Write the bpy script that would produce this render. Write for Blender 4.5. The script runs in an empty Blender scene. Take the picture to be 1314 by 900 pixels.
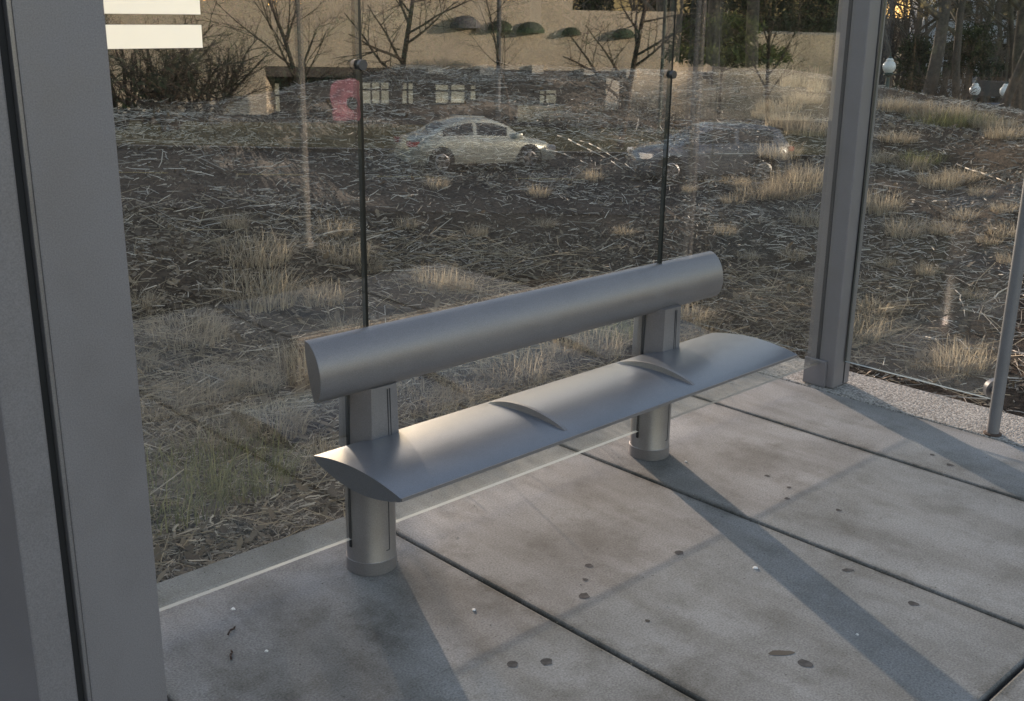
import bpy, bmesh, math, random
import numpy as np
from mathutils import Vector, Matrix, noise
RAD = math.radians
rng = random.Random(7)
C = bpy.context.scene.collection
sc = bpy.context.scene

# ------------------------------------------------------------------ camera
CAM = Vector((0.0, -2.5992, 1.6))
FPX = 1404.5
R = np.array([[0.7244375, -0.6891855, 0.0146164], [-0.1947978, -0.225009, -0.9546857], [0.6612444, 0.6887629, -0.2972568]])
GY = -0.185                      # plane of the back glass
TH = 0.765                       # heading of the view


def ray(u, v):
    d = R.T @ np.array([(u - 657) / FPX, (v - 450) / FPX, 1.0])
    return Vector(d)


# ------------------------------------------------------------------ object helpers
def tag(o, label=None, cat=None, group=None, kind=None):
    if label: o['label'] = label
    if cat: o['category'] = cat
    if group: o['group'] = group
    if kind: o['kind'] = kind
    return o


def empty(name, label, cat, loc=(0, 0, 0), group=None):
    o = bpy.data.objects.new(name, None)
    C.objects.link(o); o.location = loc; o.empty_display_size = .1
    return tag(o, label, cat, group)


def link(name, me, parent=None):
    o = bpy.data.objects.new(name, me); C.objects.link(o)
    if parent is not None: o.parent = parent
    return o


def mesh(name, verts, faces, mats, parent=None, smooth=False, fm=None, recalc=False):
    me = bpy.data.meshes.new(name)
    me.from_pydata([tuple(v) for v in verts], [], faces)
    if not isinstance(mats, (list, tuple)): mats = [mats]
    for m in mats: me.materials.append(m)
    if fm is not None: me.polygons.foreach_set('material_index', fm)
    if recalc:
        b = bmesh.new(); b.from_mesh(me); bmesh.ops.recalc_face_normals(b, faces=b.faces); b.to_mesh(me); b.free()
    if smooth: me.polygons.foreach_set('use_smooth', [True] * len(me.polygons))
    me.update()
    return link(name, me, parent)


def bm_obj(name, bm, mats, parent=None, smooth=False, angle=None):
    bmesh.ops.recalc_face_normals(bm, faces=bm.faces)
    me = bpy.data.meshes.new(name); bm.to_mesh(me); bm.free()
    if not isinstance(mats, (list, tuple)): mats = [mats]
    for m in mats: me.materials.append(m)
    if smooth:
        me.polygons.foreach_set('use_smooth', [True] * len(me.polygons))
        if angle: me.set_sharp_from_angle(angle=RAD(angle))
    return link(name, me, parent)


def add_box(bm, x0, x1, y0, y1, z0, z1, bev=0.0, mat=0):
    r = bmesh.ops.create_cube(bm, size=1)
    vs = r['verts']
    for v in vs:
        v.co = Vector((x0 + (v.co.x + .5) * (x1 - x0), y0 + (v.co.y + .5) * (y1 - y0), z0 + (v.co.z + .5) * (z1 - z0)))
    fs = {f for v in vs for f in v.link_faces}
    for f in fs: f.material_index = mat
    if bev > 0:
        es = {e for v in vs for e in v.link_edges}
        rr = bmesh.ops.bevel(bm, geom=list(es), offset=bev, segments=2, profile=.5, affect='EDGES')
        for f in rr['faces']: f.material_index = mat


def add_tube(bm, p, q, r0, r1=None, n=16, caps=True, mat=0):
    p, q = Vector(p), Vector(q); r1 = r0 if r1 is None else r1
    d = (q - p).normalized()
    a = Vector((0, 0, 1)) if abs(d.z) < .9 else Vector((1, 0, 0))
    u = d.cross(a).normalized(); w = d.cross(u)
    A, B = [], []
    for i in range(n):
        t = 2 * math.pi * i / n; o = u * math.cos(t) + w * math.sin(t)
        A.append(bm.verts.new(p + o * r0)); B.append(bm.verts.new(q + o * r1))
    for i in range(n):
        f = bm.faces.new((A[i], A[(i + 1) % n], B[(i + 1) % n], B[i])); f.material_index = mat
    if caps:
        f = bm.faces.new(A[::-1]); f.material_index = mat
        f = bm.faces.new(B); f.material_index = mat


def lathe(bm, prof, n=32, mat=0, org=(0, 0, 0)):
    rings = []
    for r, z in prof:
        rings.append([bm.verts.new((org[0] + r * math.cos(2 * math.pi * i / n), org[1] + r * math.sin(2 * math.pi * i / n), org[2] + z)) for i in range(n)])
    for a, b in zip(rings, rings[1:]):
        for i in range(n):
            f = bm.faces.new((a[i], a[(i + 1) % n], b[(i + 1) % n], b[i])); f.material_index = mat
    bm.faces.new(rings[0][::-1]).material_index = mat
    bm.faces.new(rings[-1]).material_index = mat


def copy_tree(o, parent=None):
    c = o.copy(); C.objects.link(c); c.parent = parent
    for ch in list(o.children): copy_tree(ch, c)
    return c


# ------------------------------------------------------------------ materials
def new_mat(name):
    m = bpy.data.materials.new(name); m.use_nodes = True
    nt = m.node_tree; b = nt.nodes['Principled BSDF']
    return m, nt, b


def N(nt, t, **k):
    n = nt.nodes.new(t)
    for a, v in k.items(): setattr(n, a, v)
    return n


def mat(name, col, rough=.6, metal=0., var=.15, scale=8., bump=0., bscale=None, spec=.5, detail=5, col2=None, coat=0):
    m, nt, b = new_mat(name)
    tc = N(nt, 'ShaderNodeTexCoord')
    nz = N(nt, 'ShaderNodeTexNoise'); nz.inputs['Scale'].default_value = scale; nz.inputs['Detail'].default_value = detail
    nt.links.new(tc.outputs['Object'], nz.inputs['Vector'])
    rp = N(nt, 'ShaderNodeValToRGB')
    c = Vector(col)
    lo = c * (1 - var); hi = c * (1 + var) if col2 is None else Vector(col2)
    rp.color_ramp.elements[0].position = .3; rp.color_ramp.elements[1].position = .7
    rp.color_ramp.elements[0].color = (*lo, 1); rp.color_ramp.elements[1].color = (*hi, 1)
    nt.links.new(nz.outputs['Fac'], rp.inputs['Fac']); nt.links.new(rp.outputs['Color'], b.inputs['Base Color'])
    b.inputs['Roughness'].default_value = rough; b.inputs['Metallic'].default_value = metal
    b.inputs['Specular IOR Level'].default_value = spec
    if coat: b.inputs['Coat Weight'].default_value = coat
    if bump > 0:
        n2 = N(nt, 'ShaderNodeTexNoise'); n2.inputs['Scale'].default_value = bscale or scale * 4; n2.inputs['Detail'].default_value = 6
        nt.links.new(tc.outputs['Object'], n2.inputs['Vector'])
        bp = N(nt, 'ShaderNodeBump'); bp.inputs['Strength'].default_value = bump; bp.inputs['Distance'].default_value = .01
        nt.links.new(n2.outputs['Fac'], bp.inputs['Height']); nt.links.new(bp.outputs['Normal'], b.inputs['Normal'])
    return m


def metal_paint(name, col, rough, metal=.75, smear=.12, bump=.04):
    """powder-coated aluminium: fine flake grain, faint handling smears in the gloss"""
    m, nt, b = new_mat(name)
    tc = N(nt, 'ShaderNodeTexCoord')
    g = N(nt, 'ShaderNodeTexNoise'); g.inputs['Scale'].default_value = 420; g.inputs['Detail'].default_value = 2
    s = N(nt, 'ShaderNodeTexNoise'); s.inputs['Scale'].default_value = 5; s.inputs['Detail'].default_value = 7; s.inputs['Roughness'].default_value = .65
    for n in (g, s): nt.links.new(tc.outputs['Object'], n.inputs['Vector'])
    rp = N(nt, 'ShaderNodeValToRGB'); c = Vector(col)
    rp.color_ramp.elements[0].color = (*(c * .86), 1); rp.color_ramp.elements[1].color = (*(c * 1.14), 1)
    rp.color_ramp.elements[0].position = .3; rp.color_ramp.elements[1].position = .7
    nt.links.new(g.outputs['Fac'], rp.inputs['Fac'])
    r2 = N(nt, 'ShaderNodeValToRGB')
    r2.color_ramp.elements[0].color = (.91, .90, .89, 1); r2.color_ramp.elements[1].color = (1, 1, 1, 1)
    r2.color_ramp.elements[0].position = .3; r2.color_ramp.elements[1].position = .55
    nt.links.new(s.outputs['Fac'], r2.inputs['Fac'])
    mx = N(nt, 'ShaderNodeMix', data_type='RGBA', blend_type='MULTIPLY'); mx.inputs['Factor'].default_value = 1
    nt.links.new(rp.outputs['Color'], mx.inputs['A']); nt.links.new(r2.outputs['Color'], mx.inputs['B'])
    nt.links.new(mx.outputs['Result'], b.inputs['Base Color'])
    mr = N(nt, 'ShaderNodeMapRange'); mr.inputs['From Min'].default_value = .3; mr.inputs['From Max'].default_value = .7
    mr.inputs['To Min'].default_value = rough - smear / 2; mr.inputs['To Max'].default_value = rough + smear
    nt.links.new(s.outputs['Fac'], mr.inputs['Value']); nt.links.new(mr.outputs['Result'], b.inputs['Roughness'])
    b.inputs['Metallic'].default_value = metal
    bp = N(nt, 'ShaderNodeBump'); bp.inputs['Strength'].default_value = bump; bp.inputs['Distance'].default_value = .002
    nt.links.new(g.outputs['Fac'], bp.inputs['Height']); nt.links.new(bp.outputs['Normal'], b.inputs['Normal'])
    return m


def concrete_mat():
    m, nt, b = new_mat('broom_concrete')
    tc = N(nt, 'ShaderNodeTexCoord')
    def nz(scale, det=6, rough=.6, stretch=None):
        n = N(nt, 'ShaderNodeTexNoise'); n.inputs['Scale'].default_value = scale; n.inputs['Detail'].default_value = det; n.inputs['Roughness'].default_value = rough
        if stretch:
            mp = N(nt, 'ShaderNodeMapping'); mp.inputs['Scale'].default_value = stretch
            nt.links.new(tc.outputs['Object'], mp.inputs['Vector']); nt.links.new(mp.outputs['Vector'], n.inputs['Vector'])
        else: nt.links.new(tc.outputs['Object'], n.inputs['Vector'])
        return n
    def ramp(src, p0, c0, p1, c1):
        r = N(nt, 'ShaderNodeValToRGB'); e = r.color_ramp.elements
        e[0].position, e[1].position = p0, p1; e[0].color = (*c0, 1); e[1].color = (*c1, 1)
        nt.links.new(src, r.inputs['Fac']); return r.outputs['Color']
    def mul(a, bb, f=1.):
        x = N(nt, 'ShaderNodeMix', data_type='RGBA', blend_type='MULTIPLY'); x.inputs['Factor'].default_value = f
        nt.links.new(a, x.inputs['A']); nt.links.new(bb, x.inputs['B']); return x.outputs['Result']
    big = nz(1.7, 7, .62); mid = nz(5.5, 8, .7); fine = nz(170, 3); speck = nz(75, 2); brush = nz(3, 5, .6, (2.2, .5, 1))
    c = ramp(big.outputs['Fac'], .33, (.225, .220, .205), .66, (.325, .32, .305))
    c = mul(c, ramp(mid.outputs['Fac'], .30, (.66, .65, .62), .52, (1, 1, 1)), .85)
    c = mul(c, ramp(brush.outputs['Fac'], .36, (.74, .72, .69), .56, (1, 1, 1)), .8)
    c = mul(c, ramp(fine.outputs['Fac'], .32, (.68, .68, .68), .68, (1.2, 1.2, 1.2)))
    c = mul(c, ramp(speck.outputs['Fac'], .24, (.5, .48, .45), .34, (1, 1, 1)))
    sep = N(nt, 'ShaderNodeSeparateXYZ'); nt.links.new(tc.outputs['Object'], sep.inputs['Vector'])
    def mth(op, a, bb=None):
        q = N(nt, 'ShaderNodeMath', operation=op)
        for i, z in enumerate((a, bb)):
            if z is None: continue
            if isinstance(z, (int, float)): q.inputs[i].default_value = z
            else: nt.links.new(z, q.inputs[i])
        return q.outputs['Value']
    dist = None
    for jx in (.98, 1.93, 2.86, 3.70):
        q = mth('ABSOLUTE', mth('SUBTRACT', sep.outputs['X'], jx)); dist = q if dist is None else mth('MINIMUM', dist, q)
    dist = mth('MINIMUM', dist, mth('ABSOLUTE', mth('ADD', sep.outputs['Y'], 1.742)))
    dist = mth('ADD', dist, mth('MULTIPLY', mth('SUBTRACT', mid.outputs['Fac'], .5), .07))
    c = mul(c, ramp(dist, .004, (.52, .5, .46), .03, (1, 1, 1)), .8)
    # worn grimy patches where people stand and around the bench posts
    for (sx_, sy_, rad) in ((1.72, -.45, .30), (1.35, -.62, .34), (3.05, -.25, .16), (2.35, -.55, .22), (1.9, -1.25, .3), (3.3, -.5, .22)):
        dx_, dy_ = mth('SUBTRACT', sep.outputs['X'], sx_), mth('SUBTRACT', sep.outputs['Y'], sy_)
        rr_ = mth('SQRT', mth('ADD', mth('MULTIPLY', dx_, dx_), mth('MULTIPLY', dy_, dy_)))
        rr_ = mth('ADD', mth('DIVIDE', rr_, rad), mth('MULTIPLY', mth('SUBTRACT', mid.outputs['Fac'], .5), 1.5))
        c = mul(c, ramp(rr_, .15, (.62, .60, .57), 1.0, (1, 1, 1)), .75)
    nt.links.new(c, b.inputs['Base Color'])
    b.inputs['Roughness'].default_value = .88; b.inputs['Specular IOR Level'].default_value = .25
    bp = N(nt, 'ShaderNodeBump'); bp.inputs['Strength'].default_value = .35; bp.inputs['Distance'].default_value = .0025
    nt.links.new(fine.outputs['Fac'], bp.inputs['Height']); nt.links.new(bp.outputs['Normal'], b.inputs['Normal'])
    return m


def aggregate_mat():
    m, nt, b = new_mat('exposed_aggregate')
    tc = N(nt, 'ShaderNodeTexCoord')
    v = N(nt, 'ShaderNodeTexVoronoi'); v.inputs['Scale'].default_value = 130
    nt.links.new(tc.outputs['Object'], v.inputs['Vector'])
    r = N(nt, 'ShaderNodeValToRGB'); e = r.color_ramp.elements
    e[0].position = .0; e[1].position = 1; e[0].color = (.12, .11, .095, 1); e[1].color = (.44, .41, .36, 1)
    sp = N(nt, 'ShaderNodeSeparateColor'); nt.links.new(v.outputs['Color'], sp.inputs['Color'])
    nt.links.new(sp.outputs['Red'], r.inputs['Fac']); nt.links.new(r.outputs['Color'], b.inputs['Base Color'])
    b.inputs['Roughness'].default_value = .85
    bp = N(nt, 'ShaderNodeBump'); bp.inputs['Strength'].default_value = .8; bp.inputs['Distance'].default_value = .004; bp.invert = True
    nt.links.new(v.outputs['Distance'], bp.inputs['Height']); nt.links.new(bp.outputs['Normal'], b.inputs['Normal'])
    return m


def mulch_mat():
    m, nt, b = new_mat('mulch')
    tc = N(nt, 'ShaderNodeTexCoord')
    a = N(nt, 'ShaderNodeTexNoise'); a.inputs['Scale'].default_value = 1.3; a.inputs['Detail'].default_value = 9; a.inputs['Roughness'].default_value = .7
    v = N(nt, 'ShaderNodeTexVoronoi'); v.inputs['Scale'].default_value = 48
    f = N(nt, 'ShaderNodeTexNoise'); f.inputs['Scale'].default_value = 38; f.inputs['Detail'].default_value = 6; f.inputs['Roughness'].default_value = .75
    for n in (a, v, f): nt.links.new(tc.outputs['Object'], n.inputs['Vector'])
    r = N(nt, 'ShaderNodeValToRGB'); e = r.color_ramp.elements
    e[0].position = .3; e[1].position = .7; e[0].color = (.050, .037, .028, 1); e[1].color = (.165, .125, .094, 1)
    nt.links.new(a.outputs['Fac'], r.inputs['Fac'])
    r2 = N(nt, 'ShaderNodeValToRGB'); e = r2.color_ramp.elements
    e[0].position = .35; e[1].position = .68; e[0].color = (.35, .35, .35, 1); e[1].color = (1.7, 1.6, 1.5, 1)
    nt.links.new(f.outputs['Fac'], r2.inputs['Fac'])
    x = N(nt, 'ShaderNodeMix', data_type='RGBA', blend_type='MULTIPLY'); x.inputs['Factor'].default_value = 1
    nt.links.new(r.outputs['Color'], x.inputs['A']); nt.links.new(r2.outputs['Color'], x.inputs['B'])
    nt.links.new(x.outputs['Result'], b.inputs['Base Color']); b.inputs['Roughness'].default_value = .95; b.inputs['Specular IOR Level'].default_value = .1
    bp = N(nt, 'ShaderNodeBump'); bp.inputs['Strength'].default_value = 1; bp.inputs['Distance'].default_value = .03
    nt.links.new(f.outputs['Fac'], bp.inputs['Height']); nt.links.new(bp.outputs['Normal'], b.inputs['Normal'])
    return m


def glass_mat():
    m = bpy.data.materials.new('shelter_glass'); m.use_nodes = True
    nt = m.node_tree; nt.nodes.clear()
    out = N(nt, 'ShaderNodeOutputMaterial')
    tr = N(nt, 'ShaderNodeBsdfTransparent'); tr.inputs['Color'].default_value = (.945, .968, .955, 1)
    gl = N(nt, 'ShaderNodeBsdfGlossy'); gl.inputs['Roughness'].default_value = 0.0; gl.inputs['Color'].default_value = (1, 1, 1, 1)
    fr = N(nt, 'ShaderNodeFresnel'); fr.inputs['IOR'].default_value = GLASS_IOR
    geo = N(nt, 'ShaderNodeNewGeometry')
    # same mirror strength from either side of the sheet
    io = N(nt, 'ShaderNodeMix', data_type='FLOAT'); io.inputs['A'].default_value = GLASS_IOR; io.inputs['B'].default_value = 1 / GLASS_IOR
    nt.links.new(geo.outputs['Backfacing'], io.inputs['Factor'])
    io.inputs['B'].default_value = GLASS_IOR * 1.0
    inv = N(nt, 'ShaderNodeMath', operation='DIVIDE'); inv.inputs[0].default_value = 1
    # the Fresnel node inverts the index on back faces by itself: feed it the inverse there so both sides agree
    nt.links.new(io.outputs['Result'], inv.inputs[1])
    io2 = N(nt, 'ShaderNodeMix', data_type='FLOAT'); io2.inputs['A'].default_value = GLASS_IOR
    nt.links.new(geo.outputs['Backfacing'], io2.inputs['Factor']); nt.links.new(inv.outputs['Value'], io2.inputs['B'])
    nt.links.new(io2.outputs['Result'], fr.inputs['IOR'])
    mx = N(nt, 'ShaderNodeMixShader'); nt.links.new(fr.outputs['Fac'], mx.inputs['Fac'])
    nt.links.new(tr.outputs['BSDF'], mx.inputs[1]); nt.links.new(gl.outputs['BSDF'], mx.inputs[2])
    # thin film of dust and wiping streaks
    tc = N(nt, 'ShaderNodeTexCoord')
    mp = N(nt, 'ShaderNodeMapping'); mp.inputs['Scale'].default_value = (9, 9, 1.2)
    nt.links.new(tc.outputs['Object'], mp.inputs['Vector'])
    n1 = N(nt, 'ShaderNodeTexNoise'); n1.inputs['Scale'].default_value = 1.6; n1.inputs['Detail'].default_value = 8; n1.inputs['Roughness'].default_value = .7
    nt.links.new(mp.outputs['Vector'], n1.inputs['Vector'])
    n2 = N(nt, 'ShaderNodeTexNoise'); n2.inputs['Scale'].default_value = 260; n2.inputs['Detail'].default_value = 1
    nt.links.new(tc.outputs['Object'], n2.inputs['Vector'])
    mr = N(nt, 'ShaderNodeMapRange'); mr.inputs['From Min'].default_value = .35; mr.inputs['From Max'].default_value = .8; mr.inputs['To Min'].default_value = .0005; mr.inputs['To Max'].default_value = .005
    nt.links.new(n1.outputs['Fac'], mr.inputs['Value'])
    m2 = N(nt, 'ShaderNodeMapRange'); m2.inputs['From Min'].default_value = .68; m2.inputs['From Max'].default_value = .76; m2.inputs['To Max'].default_value = .05
    nt.links.new(n2.outputs['Fac'], m2.inputs['Value'])
    ad = N(nt, 'ShaderNodeMath', operation='ADD'); nt.links.new(mr.outputs['Result'], ad.inputs[0]); nt.links.new(m2.outputs['Result'], ad.inputs[1])
    df = N(nt, 'ShaderNodeBsdfTranslucent'); df.inputs['Color'].default_value = (.75, .73, .7, 1)
    dd = N(nt, 'ShaderNodeBsdfDiffuse'); dd.inputs['Color'].default_value = (.7, .68, .66, 1)
    md = N(nt, 'ShaderNodeMixShader'); md.inputs['Fac'].default_value = .5
    nt.links.new(df.outputs['BSDF'], md.inputs[1]); nt.links.new(dd.outputs['BSDF'], md.inputs[2])
    m3 = N(nt, 'ShaderNodeMixShader'); nt.links.new(ad.outputs['Value'], m3.inputs['Fac'])
    nt.links.new(mx.outputs['Shader'], m3.inputs[1]); nt.links.new(md.outputs['Shader'], m3.inputs[2])
    nt.links.new(m3.outputs['Shader'], out.inputs['Surface'])
    return m


def glass_edge_mat(name, col):
    m, nt, b = new_mat(name)
    b.inputs['Base Color'].default_value = (*col, 1); b.inputs['Roughness'].default_value = .35
    return m


def leaf_mat(name, c0, c1, rough=.8, trans=.25):
    """colour varies from blade to blade (one random per loose mesh piece)"""
    m, nt, b = new_mat(name)
    geo = N(nt, 'ShaderNodeNewGeometry')
    rp = N(nt, 'ShaderNodeValToRGB'); e = rp.color_ramp.elements
    e[0].color = (*c0, 1); e[1].color = (*c1, 1)
    nt.links.new(geo.outputs['Random Per Island'], rp.inputs['Fac'])
    nt.links.new(rp.outputs['Color'], b.inputs['Base Color']); b.inputs['Roughness'].default_value = rough; b.inputs['Specular IOR Level'].default_value = .25
    if trans:
        out = nt.nodes['Material Output']
        t = N(nt, 'ShaderNodeBsdfTranslucent'); nt.links.new(rp.outputs['Color'], t.inputs['Color'])
        mx = N(nt, 'ShaderNodeMixShader'); mx.inputs['Fac'].default_value = trans
        nt.links.new(b.outputs['BSDF'], mx.inputs[1]); nt.links.new(t.outputs['BSDF'], mx.inputs[2]); nt.links.new(mx.outputs['Shader'], out.inputs['Surface'])
    return m


GLASS_IOR = 1.97
M = {}
M['alu'] = metal_paint('grey_powder_coat', (.255, .24, .238), .36, .5)
M['seat'] = metal_paint('seat_metal', (.19, .20, .22), .31, .5, .03, 0)
M['col'] = metal_paint('column_paint', (.235, .22, .225), .5, .3)
M['pole'] = metal_paint('pole_paint', (.20, .198, .205), .5, .3)
M['black'] = mat('black_rubber', (.012, .012, .013), .7, var=.2)
M['dark'] = mat('dark_groove', (.03, .03, .032), .6, var=.2)
M['matt'] = mat('matt_black', (.010, .010, .011), .95, var=.2, spec=.05)
M['clamp'] = metal_paint('clamp_metal', (.09, .09, .095), .4, .6)
M['conc'] = concrete_mat()
M['agg'] = aggregate_mat()
M['mulch'] = mulch_mat()
M['glass'] = glass_mat()
M['edge_light'] = glass_edge_mat('glass_edge_polished', (.36, .38, .36))
M['edge_dim'] = glass_edge_mat('glass_edge_dim', (.10, .10, .09))  # same glass edge painted darker, without the lit bottom line
M['edge_dark'] = glass_edge_mat('glass_edge_green', (.025, .032, .03))
M['white'] = leaf_mat('white_vinyl', (.92, .92, .88), (.92, .92, .88), trans=.5)
M['gum'] = mat('old_gum', (.085, .08, .076), .95, var=.4, scale=45, spec=.1)
M['gumw'] = mat('fresh_gum', (.7, .69, .66), .7, var=.1)
M['bark'] = mat('bark', (.075, .06, .048), .9, var=.4, scale=14, bump=.6)
M['twig'] = mat('twigs', (.085, .068, .052), .9, var=.3, scale=4)
M['twig_warm'] = mat('warm_twigs', (.17, .135, .095), .9, var=.3, scale=4)
M['straw'] = leaf_mat('dry_straw', (.28, .22, .15), (.64, .54, .40), trans=.45)
M['straw_g'] = leaf_mat('green_straw', (.13, .145, .055), (.42, .39, .20), trans=.45)
M['stick'] = leaf_mat('bleached_sticks', (.11, .09, .07), (.66, .58, .49), trans=0)
M['chip'] = leaf_mat('bark_chips', (.085, .066, .05), (.36, .29, .22), trans=0)
M['leaf'] = leaf_mat('dead_leaves', (.09, .065, .045), (.30, .235, .165), trans=.15)
M['evg'] = leaf_mat('evergreen', (.010, .018, .009), (.035, .055, .022), trans=.1)
M['pine'] = leaf_mat('pine_needles', (.08, .12, .035), (.22, .27, .09), trans=.2)
M['asph'] = mat('asphalt', (.05, .05, .052), .9, var=.2, scale=3, bump=.3, bscale=60, spec=.15)
M['bank'] = mat('dark_bank', (.045, .042, .036), .95, var=.4, scale=.8, bump=.5, bscale=12, spec=.05)
M['kerb'] = mat('kerb_concrete', (.36, .35, .32), .85, var=.12, scale=3)
M['verge'] = mat('winter_turf', (.15, .135, .065), .95, var=.35, scale=1.5, bump=.6, bscale=25, spec=.1)
M['field'] = mat('rough_ground', (.075, .068, .045), .95, var=.4, scale=.3, bump=.5, bscale=6, spec=.05)
M['stucco'] = mat('tan_stucco', (.74, .645, .49), .9, var=.08, scale=.6, bump=.2, bscale=20)
M['stucco_l'] = mat('pale_stucco', (.82, .75, .62), .9, var=.05)
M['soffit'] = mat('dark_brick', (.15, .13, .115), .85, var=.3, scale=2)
M['awn'] = mat('green_canvas', (.04, .065, .035), .8, var=.2)
M['awng'] = mat('grey_canvas', (.14, .15, .16), .8, var=.2)
M['blind'] = mat('cream_blind', (.80, .82, .70), .8, var=.05)
m_, nt_, b_ = new_mat('lit_blind'); b_.inputs['Base Color'].default_value = (.8, .82, .7, 1); b_.inputs['Emission Color'].default_value = (.85, .88, .66, 1); b_.inputs['Emission Strength'].default_value = .2
M['blind'] = m_
M['wfr'] = mat('window_frame', (.06, .07, .06), .5)
M['pink'] = mat('pink_paint', (.62, .22, .28), .7, var=.15, scale=2)
M['sage'] = mat('sage_panel', (.33, .33, .24), .8)
M['steelpole'] = mat('galvanised_pole', (.20, .195, .18), .6, .3)
M['greenpole'] = mat('green_pole', (.03, .06, .05), .5)
M['globe'] = mat('lamp_globe', (.88, .87, .85), .3, var=.02)
M['house'] = mat('white_siding', (.74, .76, .80), .8, var=.04)
M['roof'] = mat('grey_shingle', (.12, .12, .13), .9, var=.25, scale=3)
M['wdark'] = mat('window_dark', (.02, .022, .025), .15)
M['silver'] = mat('silver_car_paint', (.66, .71, .62), .3, .25, var=.02, coat=.6)
M['charcoal'] = mat('dark_car_paint', (.30, .325, .36), .25, .4, var=.02, coat=.6)
M['carglass'] = mat('car_glass', (.02, .024, .028), .06, var=.05, spec=.8)
M['tyre'] = mat('tyre', (.022, .022, .022), .85)
M['rim'] = mat('alloy_rim', (.5, .5, .5), .35, .7, var=.05)
m_, nt_, b_ = new_mat('lit_headlamp'); b_.inputs['Base Color'].default_value = (.9, .88, .8, 1); b_.inputs['Emission Color'].default_value = (1, .95, .85, 1); b_.inputs['Emission Strength'].default_value = .3
M['beam'] = m_
M['redlamp'] = mat('red_lens', (.65, .03, .03), .2, var=.05)
M['headlamp'] = mat('clear_lens', (.85, .85, .82), .12, var=.02)

# ------------------------------------------------------------------ terrain
RIDGE = [(-60, 8, .8), (24.1, 8.5, .79), (27.7, 9, .75), (31.2, 10, .74), (34.3, 11.5, .86), (38.2, 13, .89), (45.3, 14, .875), (51.6, 14, .885), (57, 13.5, .92), (59.2, 13, .89), (61.7, 12.5, .78), (64.4, 12, .73), (66.2, 11.5, .69), (68.4, 10.5, .68), (75, 9.5, .6), (110, 9, .5)]


def lerp_table(az):
    if az <= RIDGE[0][0]: return RIDGE[0][1:]
    for a, b in zip(RIDGE, RIDGE[1:]):
        if az <= b[0]:
            t = (az - a[0]) / (b[0] - a[0]); return a[1] + (b[1] - a[1]) * t, a[2] + (b[2] - a[2]) * t
    return RIDGE[-1][1:]


def sst(a, b, x):
    t = min(1, max(0, (x - a) / (b - a))); return t * t * (3 - 2 * t)


def hill(x, y):
    dx, dy = x, y - CAM.y
    az = math.degrees(math.atan2(dx, dy)); r = math.hypot(dx, dy)
    Rr, zr = lerp_table(az)
    sa, ca = math.sin(RAD(az)), math.cos(RAD(az))
    r0 = min(2.75 / ca if ca > .05 else 99, 4.53 / sa if sa > .05 else 99, Rr * .75)
    t = (r - r0) / (Rr - r0)
    if t <= 0: return -.05
    nz = noise.noise(Vector((x * .8, y * .8, 3))) * .07 + noise.noise(Vector((x * 2.3, y * 2.3, 9))) * .03
    if t < 1:
        z = -.05 + (zr + .05) * (math.sin(t * math.pi / 2) ** 1.15)
        return z + nz * sst(0, .25, t)
    d = r - Rr
    return zr - .0 + nz - .010 * d * d * (1 if d < 6 else 0) - (0.36 + .13 * (d - 6) if d >= 6 else 0) if d < 34 else zr - .36 - .13 * 28


def street(x, y):
    yv = 2 * GY - y
    s = x * math.sin(TH) + (yv - CAM.y) * math.cos(TH)
    if s < 7: return -.06
    if s < 25.5: return -.06 - 3.0 * sst(5.5, 26.5, s) ** .9
    return -3.06


def ground_z(x, y):
    w = sst(-2.6, -1.0, y)
    if w >= 1: return hill(x, y)
    if w <= 0: return street(x, y)
    return hill(x, y) * w + street(x, y) * (1 - w)


def at(u, v, lift=0.0):
    """the point of the mulch slope that the photograph shows at (u, v)"""
    d = ray(u, v); t = 2.5; last = t
    while t < 70:
        p = CAM + d * t
        if p.z < ground_z(p.x, p.y): break
        last = t; t += .08
    a, b = last, t
    for _ in range(18):
        c = (a + b) / 2; p = CAM + d * c
        if p.z < ground_z(p.x, p.y): b = c
        else: a = c
    p = CAM + d * b
    return Vector((p.x, p.y, ground_z(p.x, p.y) + lift))


# hill mesh (polar about the shelter's corner)
def build_hill():
    azs = [-50 + i * .6 for i in range(int(160 / .6) + 1)]
    rs = [2.2]
    while rs[-1] < 75: rs.append(rs[-1] * 1.017 + .006)
    vs, fs = [], []
    for r in rs:
        for a in azs:
            x, y = r * math.sin(RAD(a)), CAM.y + r * math.cos(RAD(a))
            z = ground_z(x, y)
            if r < 16 and not (x < 4.5 and y < .15): z += noise.noise(Vector((x * 9, y * 9, 1))) * .012 + noise.noise(Vector((x * 22, y * 22, 5))) * .006
            if x < 4.5 and y < .12: z = min(z, -.07)
            vs.append((x, y, z))
    n = len(azs)
    for i in range(len(rs) - 1):
        for j in range(n - 1):
            k = i * n + j
            if vs[k][1] < -2.6 and vs[k + n][1] < -2.6: continue
            fs.append((k, k + 1, k + n + 1, k + n))
    o = mesh('mulch_bed', vs, fs, M['mulch'], smooth=True, recalc=False)
    tag(o, kind='structure')


build_hill()


# street side: plaza apron, slope, road, verge (real positions; the glass mirrors them)
def VP(a, s, z):
    """a metres along and s metres away in the mirrored view of the street -> its real place"""
    x = a * math.cos(TH) + s * math.sin(TH)
    yv = CAM.y - a * math.sin(TH) + s * math.cos(TH)
    return Vector((x, 2 * GY - yv, z))


def APX(u, v, s):
    """sideways and upward position, at depth s in the mirrored street, of the photograph's point (u, v)"""
    d = ray(u, v); k = s / (d.x * math.sin(TH) + d.y * math.cos(TH))
    p = CAM + d * k
    a = p.x * math.cos(TH) - (p.y - CAM.y) * math.sin(TH)
    return a, p.z


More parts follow.
